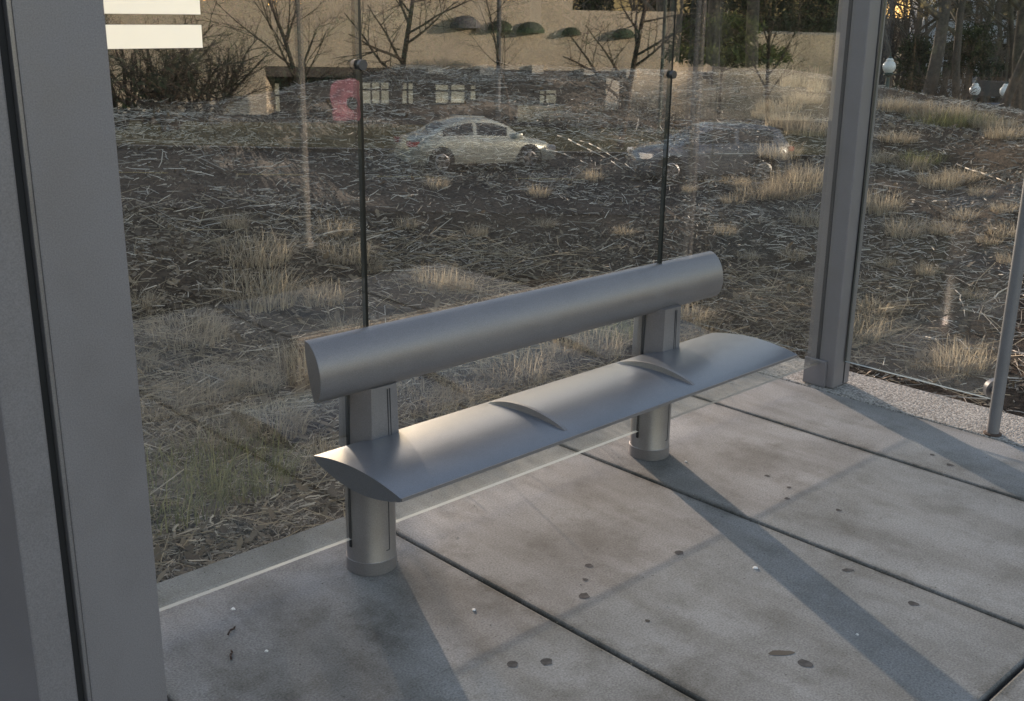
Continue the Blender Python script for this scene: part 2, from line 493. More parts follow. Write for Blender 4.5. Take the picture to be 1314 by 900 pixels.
def strip(name, s0, s1, z0, z1, m, a0=-70, a1=70, ns=12, na=40, zf=None):
    vs, fs = [], []
    for i in range(ns + 1):
        s = s0 + (s1 - s0) * i / ns
        for j in range(na + 1):
            a = a0 + (a1 - a0) * j / na
            p = VP(a, s, 0)
            p.z = zf(p.x, p.y) if zf else z0 + (z1 - z0) * i / ns
            vs.append(p)
    ok = lambda k: vs[k].y < -2.2
    for i in range(ns):
        for j in range(na):
            k = i * (na + 1) + j
            q = (k, k + 1, k + na + 2, k + na + 1)
            if all(ok(t) for t in q): fs.append(q)
    return tag(mesh(name, vs, fs, m, smooth=True), kind='structure')


strip('bank', 2.5, 26.2, 0, 0, M['bank'], ns=60, na=90, zf=lambda x, y: street(x, y) - .03)
strip('road', 26.0, 37.0, -3.05, -3.05, M['asph'])
strip('far_kerb', 37.0, 37.25, -2.93, -2.93, M['kerb'], ns=1)
strip('far_verge', 37.25, 52.0, -2.95, -3.6, M['verge'])
strip('car_park', 52.0, 110.0, -3.61, -3.9, M['asph'])
for nm, s in (('lane_line', 31.6),):
    vs, fs = [], []
    for i in range(-16, 17):
        k = len(vs)
        for aa, ss in ((i * 4, s), (i * 4 + 2, s), (i * 4 + 2, s + .12), (i * 4, s + .12)): vs.append(VP(aa, ss, -3.045))
        fs.append((k, k + 1, k + 2, k + 3))
    tag(mesh('road_marking', vs, fs, mat('road_paint', (.6, .5, .2), .8)), kind='structure')
# base sheet to the horizon
vs = [(-2500, -2500, -4.6), (2500, -2500, -4.6), (2500, 2500, -4.6), (-2500, 2500, -4.6)]
tag(mesh('ground', vs, [(0, 1, 2, 3)], M['field']), kind='structure')
# road and far slope seen to the right beyond the ridge


# ------------------------------------------------------------------ pavement
def pavement():
    bm = bmesh.new()
    xs = [-1.95, -.95, .015, .98, 1.93, 2.86, 3.70, 4.20]
    ys = [-3.2, -1.742, .150]
    g = .0065
    for x0, x1 in zip(xs, xs[1:]):
        for y0, y1 in zip(ys, ys[1:]):
            add_box(bm, x0 + g, x1 - g, y0 + g, y1 - g, -.16, 0, bev=.006)
    return tag(bm_obj('pavement', bm, M['conc']), kind='structure')


pavement()
bm = bmesh.new(); add_box(bm, -1.94, 4.19, -3.19, .135, -.3, -.022); tag(bm_obj('joint_filler', bm, M['dark']), kind='structure')
bm = bmesh.new(); add_box(bm, 4.203, 4.54, -3.2, .150, -.16, .0, bev=.006); tag(bm_obj('kerb_strip', bm, M['agg']), kind='structure')

# flattened gum, bits and stains lying on the slabs
def onfloor(u, v, z=0):
    d = ray(u, v); return CAM + d * ((z - CAM.z) / d.z)


def blob(name, u, v, r, m, label, cat, group, h=.0005, sx=1., rot=0.):
    c = onfloor(u, v); n = 14; vs = [(0, 0, h)]; fs = []
    ph = rng.random() * 9
    for k, (rr, z) in enumerate(((.7, h), (1.0, .0002))):
        for i in range(n):
            t = 2 * math.pi * i / n
            q = r * rr * (1 + .42 * noise.noise(Vector((math.cos(t) * 1.3 + ph, math.sin(t) * 1.3, ph))))
            vs.append((q * math.cos(t) * sx, q * math.sin(t), z))
    if name == 'gum_spot':
        vs = [(x * .72, y * .72, .0003) for x, y, z in vs[1 + n:]]; fs = [tuple(range(n))]
    else:
        for i in range(n):
            j = (i + 1) % n
            fs.append((0, 1 + i, 1 + j)); fs.append((1 + i, 1 + n + i, 1 + n + j, 1 + j))
    o = mesh(name, vs, fs, m, smooth=False); o.location = (c.x, c.y, .0003); o.rotation_euler.z = rot
    tag(o, label, cat, group); return o


for (u, v, r) in [(756, 726, .017), (751, 744, .012), (750, 765, .022), (872, 710, .02), (1033, 852, .024), (1010, 640, .014), (1013, 626, .012), (1172, 775, .018), (1197, 584, .013), (1219, 597, .018), (702, 850, .022), (658, 853, .02), (1076, 655, .014), (985, 611, .014)]:
    blob('gum_spot', u, v, r, M['gum'], 'dark flattened round gum spot stuck on the concrete slabs', 'gum', 'flattened gum spots on the concrete')
blob('gum_spot', 831, 797, .010, M['black'], 'small black gum spot alone in the middle of the large centre slab', 'gum', 'flattened gum spots on the concrete')
blob('gum_spot', 1088, 732, .026, M['gum'], 'longest dark gum smear, beside the slab joint right of centre', 'gum', 'flattened gum spots on the concrete', sx=.5, rot=.9)
blob('gum_spot', 1003, 838, .05, mat('brown_stain', (.085, .07, .055), .95), 'long brown smear on the front slab', 'gum', 'flattened gum spots on the concrete', h=.0002, sx=.3, rot=.95)
for (u, v, r, lb) in [(969, 729, .011, 'white crumb of litter on the slab right of centre'), (608, 783, .008, 'small white crumb beside the joint in front of the left bench post'), (299, 782, .010, 'whitish pebble near the glass edge beside the left column'), (342, 836, .007, 'tiny white crumb on the front left slab'), (880, 593, .006, 'tiny pale crumb beside the right bench post'), (1100, 815, .006, 'tiny pale crumb on the front right slab')]:
    blob('crumb', u, v, r * .7, M['gumw'], lb, 'litter', 'pale crumbs on the concrete', h=.003)
for (u, v, rot, lb) in [(298, 811, .5, 'dry twig bit on the slab by the left column, the farther one'), (298, 842, .95, 'dry twig bit on the slab by the left column, the nearer one')]:
    c = onfloor(u, v); bm = bmesh.new()
    pts = [Vector((-.02, 0, .004)), Vector((-.004, .004, .006)), Vector((.01, .001, .004)), Vector((.02, .004, .004))]
    for p, q in zip(pts, pts[1:]): add_tube(bm, p, q, .0028, .0024, 6)
    o = bm_obj('twig', bm, mat('brown_twig', (.05, .028, .02), .8), smooth=True); o.location = (c.x, c.y, 0); o.rotation_euler.z = rot
    tag(o, lb, 'twig', 'twig bits on the concrete')

# grit and scraps gathered in the joints and along the planted edge
def grit():
    r = random.Random(77); V, F = [], []
    for k in range(1500):
        q = r.random()
        if q < .55: x, y = r.choice((.98, 1.93, 2.86, 3.70, 4.2)) + r.gauss(0, .012), r.uniform(-3.1, .14)
        elif q < .8: x, y = r.uniform(.6, 4.4), .14 - abs(r.gauss(0, .05))
        else: x, y = r.uniform(.6, 4.4), r.uniform(-2.2, .1)
        s_ = r.uniform(.0009, .0026); b = len(V); a = r.random() * 6.28
        for t in range(3): V.append((x + s_ * r.uniform(.6, 1.6) * math.cos(a + t * 2.1), y + s_ * r.uniform(.6, 1.6) * math.sin(a + t * 2.1), .0004))
        V.append((x, y, .0004 + s_ * r.uniform(.5, 1.1)))
        F += [(b, b + 1, b + 3), (b + 1, b + 2, b + 3), (b + 2, b, b + 3)]
    o = mesh('grit', V, F, leaf_mat('grit', (.05, .04, .03), (.40, .36, .30), trans=0)); tag(o, 'fine grit and crumbs gathered along the slab joints', 'grit', kind='stuff')


grit()

# ------------------------------------------------------------------ shelter columns
def column(name, label, x0, x1, y0, y1, lean=(0, 0), slotY=None, groove=None, h=2.75, shoe=True):
    e = empty(name, label, 'column', (x0, y0, 0))
    w, d = x1 - x0, y1 - y0
    bm = bmesh.new(); add_box(bm, 0, w, 0, d, .001, h, bev=.006)
    bm_obj('shaft', bm, M['col'], e)
    if slotY is not None:
        bm = bmesh.new(); add_box(bm, -.0035, .004, slotY - .008, slotY + .008, .125, h - .05)
        bm_obj('gasket', bm, M['black'], e)
    if groove is not None:
        bm = bmesh.new(); add_box(bm, groove - .003, groove + .003, -.0025, .004, .01, h - .05)
        bm_obj('seam', bm, M['dark'], e)
    if shoe:
        bm = bmesh.new(); add_box(bm, -.012, w * .02, d * .25, d + .004, .0015, .125, bev=.004)
        bm_obj('foot_cover', bm, M['col'], e)
    e.rotation_euler = (lean[0], lean[1], 0)
    return e


column('shelter_column', 'grey square shelter column at the right end of the bench glass', 4.239, 4.378, -.255, -.112, slotY=.085, groove=.088, lean=(0, RAD(-1.0)))
# near column and the frame beside it
e = empty('shelter_column', 'wide grey column closest to the camera, covering the left edge', 'column', (.600, -.87, 0))
bm = bmesh.new(); add_box(bm, .030, .171, 0, .14, .001, 2.75, bev=.004); bm_obj('shaft', bm, M['col'], e)
bm = bmesh.new(); add_box(bm, .010, .0222, .014, .13, .001, 2.75, bev=.001); bm_obj('gasket', bm, M['black'], e)
bm = bmesh.new(); add_box(bm, .0225, .0299, -.0005, .0215, .001, 2.75, bev=.002); bm_obj('edge_bead', bm, M['alu'], e)
e = empty('panel_frame', 'grey upright frame of the end panel, left of the black gasket strip', 'frame', (.555, -.87, 0))
bm = bmesh.new(); add_box(bm, -.012, .0545, .006, .56, .001, 2.75, bev=.004); bm_obj('stile', bm, M['col'], e)
bm = bmesh.new(); add_box(bm, -.0145, .004, .335, .35, .02, 2.7); bm_obj('seam', bm, M['black'], e)

# round support pole with clamp
e = empty('support_pole', 'slim round grey pole standing on the kerb strip at the right edge', 'pole', (4.243, -.975, 0))
bm = bmesh.new(); add_tube(bm, (0, 0, .002), (0, 0, 2.75), .024, n=28); bm_obj('tube', bm, M['pole'], e, smooth=True, angle=40)
bm = bmesh.new(); add_tube(bm, (.06, .035, .165), (.075, .055, .165), .042, n=28); add_tube(bm, (.01, .01, .165), (.07, .05, .165), .016, n=14); bm_obj('clamp', bm, M['alu'], e, smooth=True, angle=40)
bm = bmesh.new(); add_tube(bm, (.06, .035, 1.32), (.075, .055, 1.32), .042, n=28); add_tube(bm, (.01, .01, 1.32), (.07, .05, 1.32), .016, n=14); bm_obj('clamp', bm, M['clamp'], e, smooth=True, angle=40)
bm = bmesh.new(); lathe(bm, [(.035, .0), (.035, .004), (.026, .007)], 24, org=(0, 0, .0015)); bm_obj('base_ring', bm, mat('rust_ring', (.08, .05, .035), .9), e, smooth=True, angle=40)
e.rotation_euler = (0, RAD(-.6), 0)

# ------------------------------------------------------------------ glass panels
def glass_panel(label, p, q, z0, z1, t=.015, clamps=(), edge='edge_light'):
    """upright toughened sheet from p to q (plan), bottom edge pale, side edges dark green"""
    p, q = Vector((*p, 0)), Vector((*q, 0)); d = (q - p); L = d.length; d.normalize()
    e = empty('glass_panel', label, 'glass panel', (p.x, p.y, z0), 'clear glass panels of the shelter')
    e.rotation_euler.z = math.atan2(d.y, d.x)
    H = z1 - z0; b = .0015
    vs = [(0, -t / 2, 0), (L, -t / 2, 0), (L, t / 2, 0), (0, t / 2, 0), (0, -t / 2, H), (L, -t / 2, H), (L, t / 2, H), (0, t / 2, H)]
    fs = [(0, 1, 5, 4), (2, 3, 7, 6), (0, 3, 2, 1), (4, 5, 6, 7), (1, 2, 6, 5), (3, 0, 4, 7)]
    mesh('sheet', vs, fs, [M['glass'], M[edge], M['edge_dark']], e, fm=[0, 0, 1, 1, 2, 2])
    for (cx, cz) in clamps:
        bm = bmesh.new(); add_tube(bm, (cx, -t / 2 - .012, cz), (cx, -t / 2 - .0005, cz), .0135, .0135, 20); add_tube(bm, (cx, t / 2 + .0005, cz), (cx, t / 2 + .012, cz), .0135, .0135, 20)
        bm_obj('clamp', bm, M['clamp'], e, smooth=True, angle=40)
    return e


J = [1.7475, 3.0455]
gp = glass_panel('clear glass panel behind the left end of the bench, two white stickers on it', (.35, GY), (J[0] - .0045, GY), .112, 2.6)
for z0, z1 in ((1.505, 1.556), (1.579, 1.66)):
    bm = bmesh.new(); add_box(bm, 1.04 - .35, 1.299 - .35, -.0078, -.0069, z0 - .112, z1 - .112); bm_obj('sticker', bm, M['white'], gp)
glass_panel('clear glass panel behind the middle of the bench, between its two posts', (J[0] + .0045, GY), (J[1] - .0045, GY), .112, 2.6, clamps=((-.0047, 1.345), (J[1] - J[0] - .0047, 1.285)))
glass_panel('clear glass panel between the right bench post and the square column', (J[1] + .0045, GY), (4.2385, GY), .112, 2.6, edge='edge_dim')
glass_panel('narrow clear glass panel at the end, between square column and round pole', (4.315, -.262), (4.315, -.925), .118, 2.6)

# ------------------------------------------------------------------ bench
def bench():
    e = empty('bench', 'long grey metal bus shelter bench with curved seat and round backrest bar', 'bench', (2.4, GY, 0))
    o = Vector((2.4, GY, 0))
    yaw, tilt = RAD(1.15), RAD(.45)
    rot = Matrix.Rotation(tilt, 4, 'Y') @ Matrix.Rotation(yaw, 4, 'Z')
    def extr(name, prof, x0, x1, m, parent, z, y, bev=0, smooth=35, endm=None):
        n = len(prof); bm = bmesh.new(); A = []; nx = 12
        rows = []
        for k in range(nx + 1):
            x = x0 + (x1 - x0) * k / nx
            rows.append([bm.verts.new(rot @ Vector((x, y + p[0], p[1])) + Vector((0, 0, z))) for p in prof])
        for a, b in zip(rows, rows[1:]):
            for i in range(n): bm.faces.new((a[i], a[(i + 1) % n], b[(i + 1) % n], b[i]))
        bm.faces.new(rows[0][::-1]); bm.faces.new(rows[-1])
        return bm_obj(name, bm, m, parent, smooth=True, angle=smooth)
    # posts
    for px in (1.7475, 3.0455):
        q = px - o.x
        bm = bmesh.new()
        lathe(bm, [(.0755, .0015), (.0755, .042), (.0745, .0425), (.0735, .0445), (.0735, .395)], 48)
        p = bm_obj('post', bm, M['alu'], e, smooth=True, angle=30); p.location = (q, 0, 0)
        bm = bmesh.new()   # narrower upper half carrying the backrest
        sec = [(-.066, -.012), (-.038, -.070), (-.030, -.0735), (.046, -.0735), (.054, -.070), (.066, -.050), (.066, .055), (.040, .073), (-.040, .073), (-.066, .050)]
        n = len(sec); rings = []
        for z, k in ((.39, 1.06), (.46, 1.03), (.585, .97)):
            rings.append([bm.verts.new((p_ * k, q_ * min(k, .99), z)) for p_, q_ in sec])
        for a, b in zip(rings, rings[1:]):
            for i in range(n): bm.faces.new((a[i], a[(i + 1) % n], b[(i + 1) % n], b[i]))
        bm.faces.new(rings[0][::-1]); bm.faces.new(rings[-1])
        u = bm_obj('upright', bm, M['alu'], p, smooth=True, angle=30)
        bm = bmesh.new()
        add_box(bm, -.0765, -.066, -.0045, .0045, .085, .395); add_box(bm, -.0755, -.060, -.0045, .0045, .40, .583)
        bm_obj('slot', bm, M['black'], p)
        bm = bmesh.new()   # seams of the cover plate
        add_tube(bm, (.012, -.0728, .075), (.012, -.0728, .39), .0013, n=6); add_tube(bm, (.012, -.0728, .075), (.000, -.0738, .075), .0013, n=6)
        for xx in (.018, .027): add_tube(bm, (xx, -.0730, .40), (xx * .9, -.0730, .575), .0012, n=6)
        bm_obj('seam', bm, M['dark'], p)
    # seat: shallow lens section
    sy, d = -.205, .355
    prof = []
    K = 22
    for i in range(K + 1):
        t = i / K; yy = sx = -.375 + .375 * t
        prof.append((yy, .023 * math.sin(math.pi * t) ** .85 + .010))
    for i in range(1, K):
        t = 1 - i / K; yy = -.375 + .375 * t
        prof.append((yy, -.034 * math.sin(math.pi * t) ** .9 + .0))
    prof.append((-.375, .0))
    seat = extr('seat', prof, 1.527 - o.x, 3.384 - o.x, M['seat'], e, .412, -.213 - o.y)
    extr('front_lip', [(-.3785, .0008), (-.3745, .0008), (-.3745, .0098), (-.3785, .0098)], 1.529 - o.x, 3.382 - o.x, M['alu'], seat, .412, -.213 - o.y)
    # dividers on the seat
    for dx in (2.172 - o.x, 2.795 - o.x):
        bm = bmesh.new(); rows = []
        for i in range(25):
            t = i / 24; yy = -.345 + .325 * t
            zt = .023 * math.sin(math.pi * ((yy + .375) / .375)) ** .85 + .010
            hgt = .018 * math.sin(math.pi * t) ** .6 + .0005
            w = .006
            lean_x = -.006 * math.sin(math.pi * t)
            rows.append([bm.verts.new(rot @ Vector((dx + a + lean_x, -.213 - o.y + yy, zt + b)) + Vector((0, 0, .412))) for a, b in ((-w - .004, -.004), (-w, hgt), (w, hgt), (w + .004, -.004))])
        for a, b in zip(rows, rows[1:]):
            for i in range(4): bm.faces.new((a[i], a[(i + 1) % 4], b[(i + 1) % 4], b[i]))
        bm.faces.new(rows[0][::-1]); bm.faces.new(rows[-1])
        bm_obj('seat_divider', bm, M['alu'], e, smooth=True, angle=40)
    # backrest: reclined lens section
    prof = []
    hh, fr, bk = .0865, .046, .008
    ta = RAD(13)
    K = 26
    def rc(y, z): return (y * math.cos(ta) + z * math.sin(ta), z * math.cos(ta) - y * math.sin(ta))
    for i in range(K + 1):
        t = -1 + 2 * i / K; prof.append(rc(-fr * max(0, 1 - t * t) ** .62, hh * t))
    for i in range(1, K):
        t = 1 - 2 * i / K; prof.append(rc(bk * (1 - t * t) ** .6, hh * t))
    back = extr('backrest', prof, 1.530 - o.x, 3.368 - o.x, M['alu'], e, .660, -.209 - o.y)
    for x in (1.530 - o.x, 3.368 - o.x):
        s = -1 if x < 0 else 1; bm = bmesh.new()
        vv = [bm.verts.new(rot @ Vector((x + s * .0008, -.209 - o.y + p[0] * .97, p[1] * .985)) + Vector((0, 0, .660))) for p in prof]
        bm.faces.new(vv if s > 0 else vv[::-1])
        ww = [bm.verts.new(rot @ Vector((x + s * .0002, -.209 - o.y + p[0] * .97, p[1] * .985)) + Vector((0, 0, .660))) for p in prof]
        for i in range(len(vv)): bm.faces.new((vv[i], vv[(i + 1) % len(vv)], ww[(i + 1) % len(vv)], ww[i]))
        bm_obj('end_cap', bm, M['alu'], back)
    return e


bench()

# ------------------------------------------------------------------ dry grass
def tuft_mesh(name, n, h, spread, m, lean=.5, seed=0):
    r = random.Random(seed); vs, fs = [], []
    for _ in range(n):
        a = r.random() * 2 * math.pi; b0 = spread * .42 * math.sqrt(r.random())
        bx, by = b0 * math.cos(a), b0 * math.sin(a)
        a2 = a + r.gauss(0, .9); L = h * r.uniform(.45, 1.15); ln = lean * r.uniform(.1, 1.25)
        w = r.uniform(.0011, .0026) * (1 + h)
        ux, uy = -math.sin(a2), math.cos(a2)
        k = len(vs); seg = 4
        for i in range(seg + 1):
            t = i / seg
            out = L * ln * t ** 1.7; z = L * t * (1 - .45 * ln * t)
            ww = w * (1 - t * .85)
            cx, cy = bx + math.cos(a2) * out, by + math.sin(a2) * out
            vs.append((cx - ux * ww, cy - uy * ww, z - .02)); vs.append((cx + ux * ww, cy + uy * ww, z - .02))
        for i in range(seg):
            j = k + 2 * i; fs.append((j, j + 1, j + 3, j + 2))
    me = bpy.data.meshes.new(name); me.from_pydata(vs, [], fs); me.materials.append(m); me.update()
    return me


TUFT = [tuft_mesh('dry_grass', 420, .20, .34, M['straw'], .75, 1), tuft_mesh('dry_grass', 300, .16, .26, M['straw'], .9, 2), tuft_mesh('dry_grass', 520, .22, .5, M['straw'], 1.0, 3),
        tuft_mesh('green_grass', 520, .17, .5, M['straw_g'], .8, 4), tuft_mesh('tall_grass', 160, .75, .5, M['straw'], .35, 5)]


def tuft(u, v, k, s, label=None, lean=1.):
    p = at(u, v); o = link('grass_tuft' if k < 4 else 'tall_grass', TUFT[k])
    o.location = p; o.rotation_euler.z = rng.random() * 6.28; o.scale = (s, s, s * rng.uniform(.55, .9))
    tag(o, label or {0: 'dry straw grass tuft on the mulch slope', 1: 'dry straw grass tuft on the mulch slope', 2: 'dry straw grass tuft on the mulch slope', 3: 'greenish grass tuft among the dry ones on the slope', 4: 'tall dry reed grass on the ridge left of the square column'}[k], 'grass', 'dry grass tufts on the mulch slope')


near = [(330, 385, 0, 1.15, 'upright straw tuft in the middle of the left glass panel'), (325, 332, 2, .8, 'pale straw tuft just above the upright one, left glass panel'),
        (240, 432, 2, .72, 'straw tuft beside the near column, at its right edge'), (205, 640, 3, 1.0, 'large greenish tuft at the foot of the near column'), (300, 610, 3, .9, 'greenish flattened tuft between near column and left bench post'),
        (350, 550, 0, .8, 'straw tuft just left of the backrest end'), (385, 478, 2, .62, 'leaning straw tuft left of the backrest, nearest above it'), (410, 590, 1, .7, 'small straw tuft touching the left bench post in view')]
for t in near:
    tuft(t[0], t[1], t[2], t[3] * 1.12, t[4])
    bpy.context.scene.collection.objects[-1].scale.z *= 1.25
for (u, v, k, s) in [(410, 385, 0, .8), (440, 330, 2, .7), (470, 345, 1, .8), (442, 425, 1, .8), (560, 368, 0, .85), (590, 372, 1, .7), (700, 410, 1, .6), (540, 520, 2, .75), (600, 500, 2, .7), (660, 478, 2, .8), (720, 455, 0, .7), (770, 450, 0, .8), (790, 430, 3, .6), (890, 410, 1, .8), (905, 430, 1, .7), (870, 440, 0, .7),
                     (430, 300, 1, .9), (300, 290, 1, .7), (610, 300, 1, .7), (700, 290, 1, .6), (800, 300, 1, .6), (180, 390, 1, .8), (175, 470, 1, .8), (260, 500, 2, .7), (200, 520, 2, .7), (270, 560, 2, .7), (330, 500, 1, .8),
                     (1107, 430, 0, 1.0), (1120, 400, 1, .9), (1235, 470, 0, .9), (1222, 480, 1, .8), (1180, 470, 1, .6), (1163, 300, 0, .9), (1215, 298, 0, .8), (1240, 280, 1, .8), (1205, 238, 2, .7), (1235, 230, 2, .7), (1170, 215, 2, .7), (1183, 208, 3, .8), (1130, 270, 0, 1.0), (1120, 205, 2, .7), (1150, 180, 2, .8), (1260, 250, 1, .8), (1290, 300, 1, .9), (1300, 335, 1, .8), (1290, 270, 1, .8), (1270, 310, 1, .7), (1140, 340, 1, .6), (1190, 350, 1, .6), (1250, 380, 1, .6),
                     (1200, 160, 3, 1.2), (1225, 160, 3, 1.2), (1250, 160, 3, 1.1), (1275, 162, 2, 1.0), (1240, 155, 2, 1.1), (1210, 150, 2, 1.1), (1190, 152, 2, 1.0), (1140, 140, 2, 1.0), (1165, 142, 2, .9), (1290, 175, 2, .8),
                     (1025, 240, 2, 1.0), (1035, 285, 0, .9), (1010, 250, 2, .9), (975, 250, 2, .8), (940, 260, 1, .8), (885, 245, 1, .5), (1040, 230, 2, .8), (1000, 200, 2, .8), (945, 236, 2, .5), (1015, 330, 1, .7), (960, 330, 1, .6), (1030, 360, 1, .6), (930, 300, 1, .6), (1010, 160, 2, .9), (1035, 170, 2, .9), (1030, 130, 2, .9), (1000, 140, 2, 1.0), (985, 150, 2, .7), (760, 230, 1, .7), (690, 250, 1, .7), (520, 290, 1, .7), (560, 240, 1, .7)]:
    tuft(u, v, k, s)
for (u, v) in [(1012, 112), (1028, 112), (1048, 118)]: tuft(u, v, 4, rng.uniform(.38, .5))

# ------------------------------------------------------------------ litter on the slope
def on_slope(r):
    """random place on the slope, denser near the shelter"""
    while True:
        az = r.uniform(14, 76); d = 2.7 + 12.5 * r.random() ** 1.5
        x, y = d * math.sin(RAD(az)), CAM.y + d * math.cos(RAD(az))
        if y < .17 and x < 4.57: continue
        return x, y, d


def sticks(name, n, lmin, lmax, wmin, wmax, m, seed, k=4, lift=.006, tilt=.22, near_only=None):
    r = random.Random(seed); V, F = [], []
    for _ in range(n):
        x, y, d = on_slope(r)
        if near_only and d > near_only: continue
        dens = noise.noise(Vector((x * .9, y * .9, seed)))
        if dens < .05 and r.random() < .75: continue
        z = ground_z(x, y) + lift
        L = r.uniform(lmin, lmax) * (r.random() * .7 + .5); a = r.random() * math.pi; w = r.uniform(wmin, wmax) * (1 + d * .06)
        dz = r.gauss(0, tilt) * L * .5
        ux, uy = math.cos(a), math.sin(a)
        b = r.gauss(0, .06) * L
        pts = [(x - ux * L / 2, y - uy * L / 2, z - dz), (x - uy * b, y + ux * b, z + abs(dz) * .2), (x + ux * L / 2, y + uy * L / 2, z + dz)]
        i0 = len(V)
        for j, p in enumerate(pts):
            ww = w * (1, .9, .6)[j]
            V += [(p[0] - uy * ww, p[1] + ux * ww, p[2]), (p[0] + uy * ww, p[1] - ux * ww, p[2]), (p[0], p[1], p[2] + ww * 1.6)]
        for j in (0, 3):
            for q in range(3):
                F.append((i0 + j + q, i0 + j + (q + 1) % 3, i0 + j + 3 + (q + 1) % 3, i0 + j + 3 + q))
    return tag(mesh(name, V, F, m), kind='stuff')


tag(sticks('stick_litter', 60000, .025, .13, .0008, .0021, M['stick'], 11), 'pale broken sticks and stalks strewn over the mulch slope', 'sticks')
tag(sticks('stalk_litter', 1500, .15, .42, .001, .0024, M['stick'], 14), 'longer pale stalks lying across the mulch slope', 'stalks')
tag(sticks('bark_litter', 52000, .015, .05, .0018, .005, M['chip'], 12, lift=.004, tilt=.5), 'dark bark chips covering the slope', 'bark chips')
tag(sticks('straw_litter', 22000, .08, .34, .0008, .0018, M['straw'], 13, lift=.012, tilt=.3, near_only=6.5), 'loose straw lying on the mulch behind the glass', 'straw')


def leaves(n, seed):
    r = random.Random(seed); V, F = [], []
    for _ in range(n):
        x, y, d = on_slope(r)
        if d > 6 and r.random() < .8: continue
        z = ground_z(x, y) + r.uniform(.008, .02); s = r.uniform(.018, .042); a = r.random() * 6.28
        tx, ty = r.gauss(0, .4), r.gauss(0, .4); k = len(V)
        out = [(-1, 0), (-.5, .38), (-.15, .25), (.2, .5), (.5, .22), (1, 0), (.55, -.3), (.2, -.45), (-.1, -.22), (-.5, -.4)]
        for (p, q) in out:
            px, py = p * s, q * s; zz = z + px * tx + py * ty + .35 * abs(q) * s + .25 * p * p * s
            V.append((x + px * math.cos(a) - py * math.sin(a), y + px * math.sin(a) + py * math.cos(a), zz))
        F += [(k, k + 1, k + 9), (k + 1, k + 2, k + 8, k + 9), (k + 2, k + 3, k + 7, k + 8), (k + 3, k + 4, k + 6, k + 7), (k + 4, k + 5, k + 6)]
    return tag(mesh('leaf_litter', V, F, M['leaf'], smooth=True), 'curled dead leaves among the mulch', 'leaves', kind='stuff')


leaves(5200, 21)
# the longest bleached stalks, each on its own
for (u0, v0, u1, v1, w, lb) in [(690, 195, 755, 215, .006, 'long bleached stalk lying behind the middle glass panel, upper one'), (715, 178, 800, 222, .006, 'long bleached stalk lying behind the middle glass panel, longest of the bundle'), (745, 185, 815, 225, .005, 'long bleached stalk lying behind the middle glass panel, by the second joint'), (1180, 440, 1215, 452, .005, 'pale stick on the slope behind the end glass panel'),
                                (1228, 215, 1290, 238, .006, 'long pale stick high on the right-hand slope'), (1265, 395, 1305, 372, .005, 'bent pale stick beside the round pole'), (260, 378, 330, 390, .005, 'pale stalk lying behind the left glass panel, under the upright tuft'), (400, 312, 480, 303, .006, 'pale curved stalk crossing the first glass joint'), (1222, 375, 1240, 412, .004, 'thin pale stalk slanting on the slope near the clamp'),
                                (222, 700, 234, 682, .006, 'short whitish stick beside the kerb by the near column'), (270, 672, 280, 698, .004, 'short white stick on the dark mulch near the pavement edge')]:
    p, q = at(u0, v0), at(u1, v1); bm = bmesh.new(); n = 6; last = None
    for i in range(n + 1):
        t = i / n; x, y = p.x + (q.x - p.x) * t, p.y + (q.y - p.y) * t
        c = Vector((x + rng.gauss(0, .006), y + rng.gauss(0, .006), ground_z(x, y) + .025 + .02 * math.sin(t * 3.1)))
        if last is not None: add_tube(bm, last, c, w * (1 - .08 * i), w * (1 - .08 * (i + 1)), 6)
        last = c
    tag(bm_obj('stick', bm, M['stick'], smooth=True), lb, 'stick', 'long bleached sticks on the mulch')


# ------------------------------------------------------------------ trees
class TB:
    def __init__(s): s.v, s.f = [], []
    def tube(s, pts, rad, k):
        base = len(s.v); n = len(pts)
        for i, p in enumerate(pts):
            d = (pts[min(i + 1, n - 1)] - pts[max(i - 1, 0)]).normalized()
            a = Vector((0, 0, 1)) if abs(d.z) < .9 else Vector((1, 0, 0))
            u = d.cross(a).normalized(); w = d.cross(u)
            for j in range(k):
                t = 2 * math.pi * j / k; s.v.append(p + (u * math.cos(t) + w * math.sin(t)) * rad[i])
        for i in range(n - 1):
            for j in range(k):
                a = base + i * k + j; b = base + i * k + (j + 1) % k
                s.f.append((a, b, b + k, a + k))


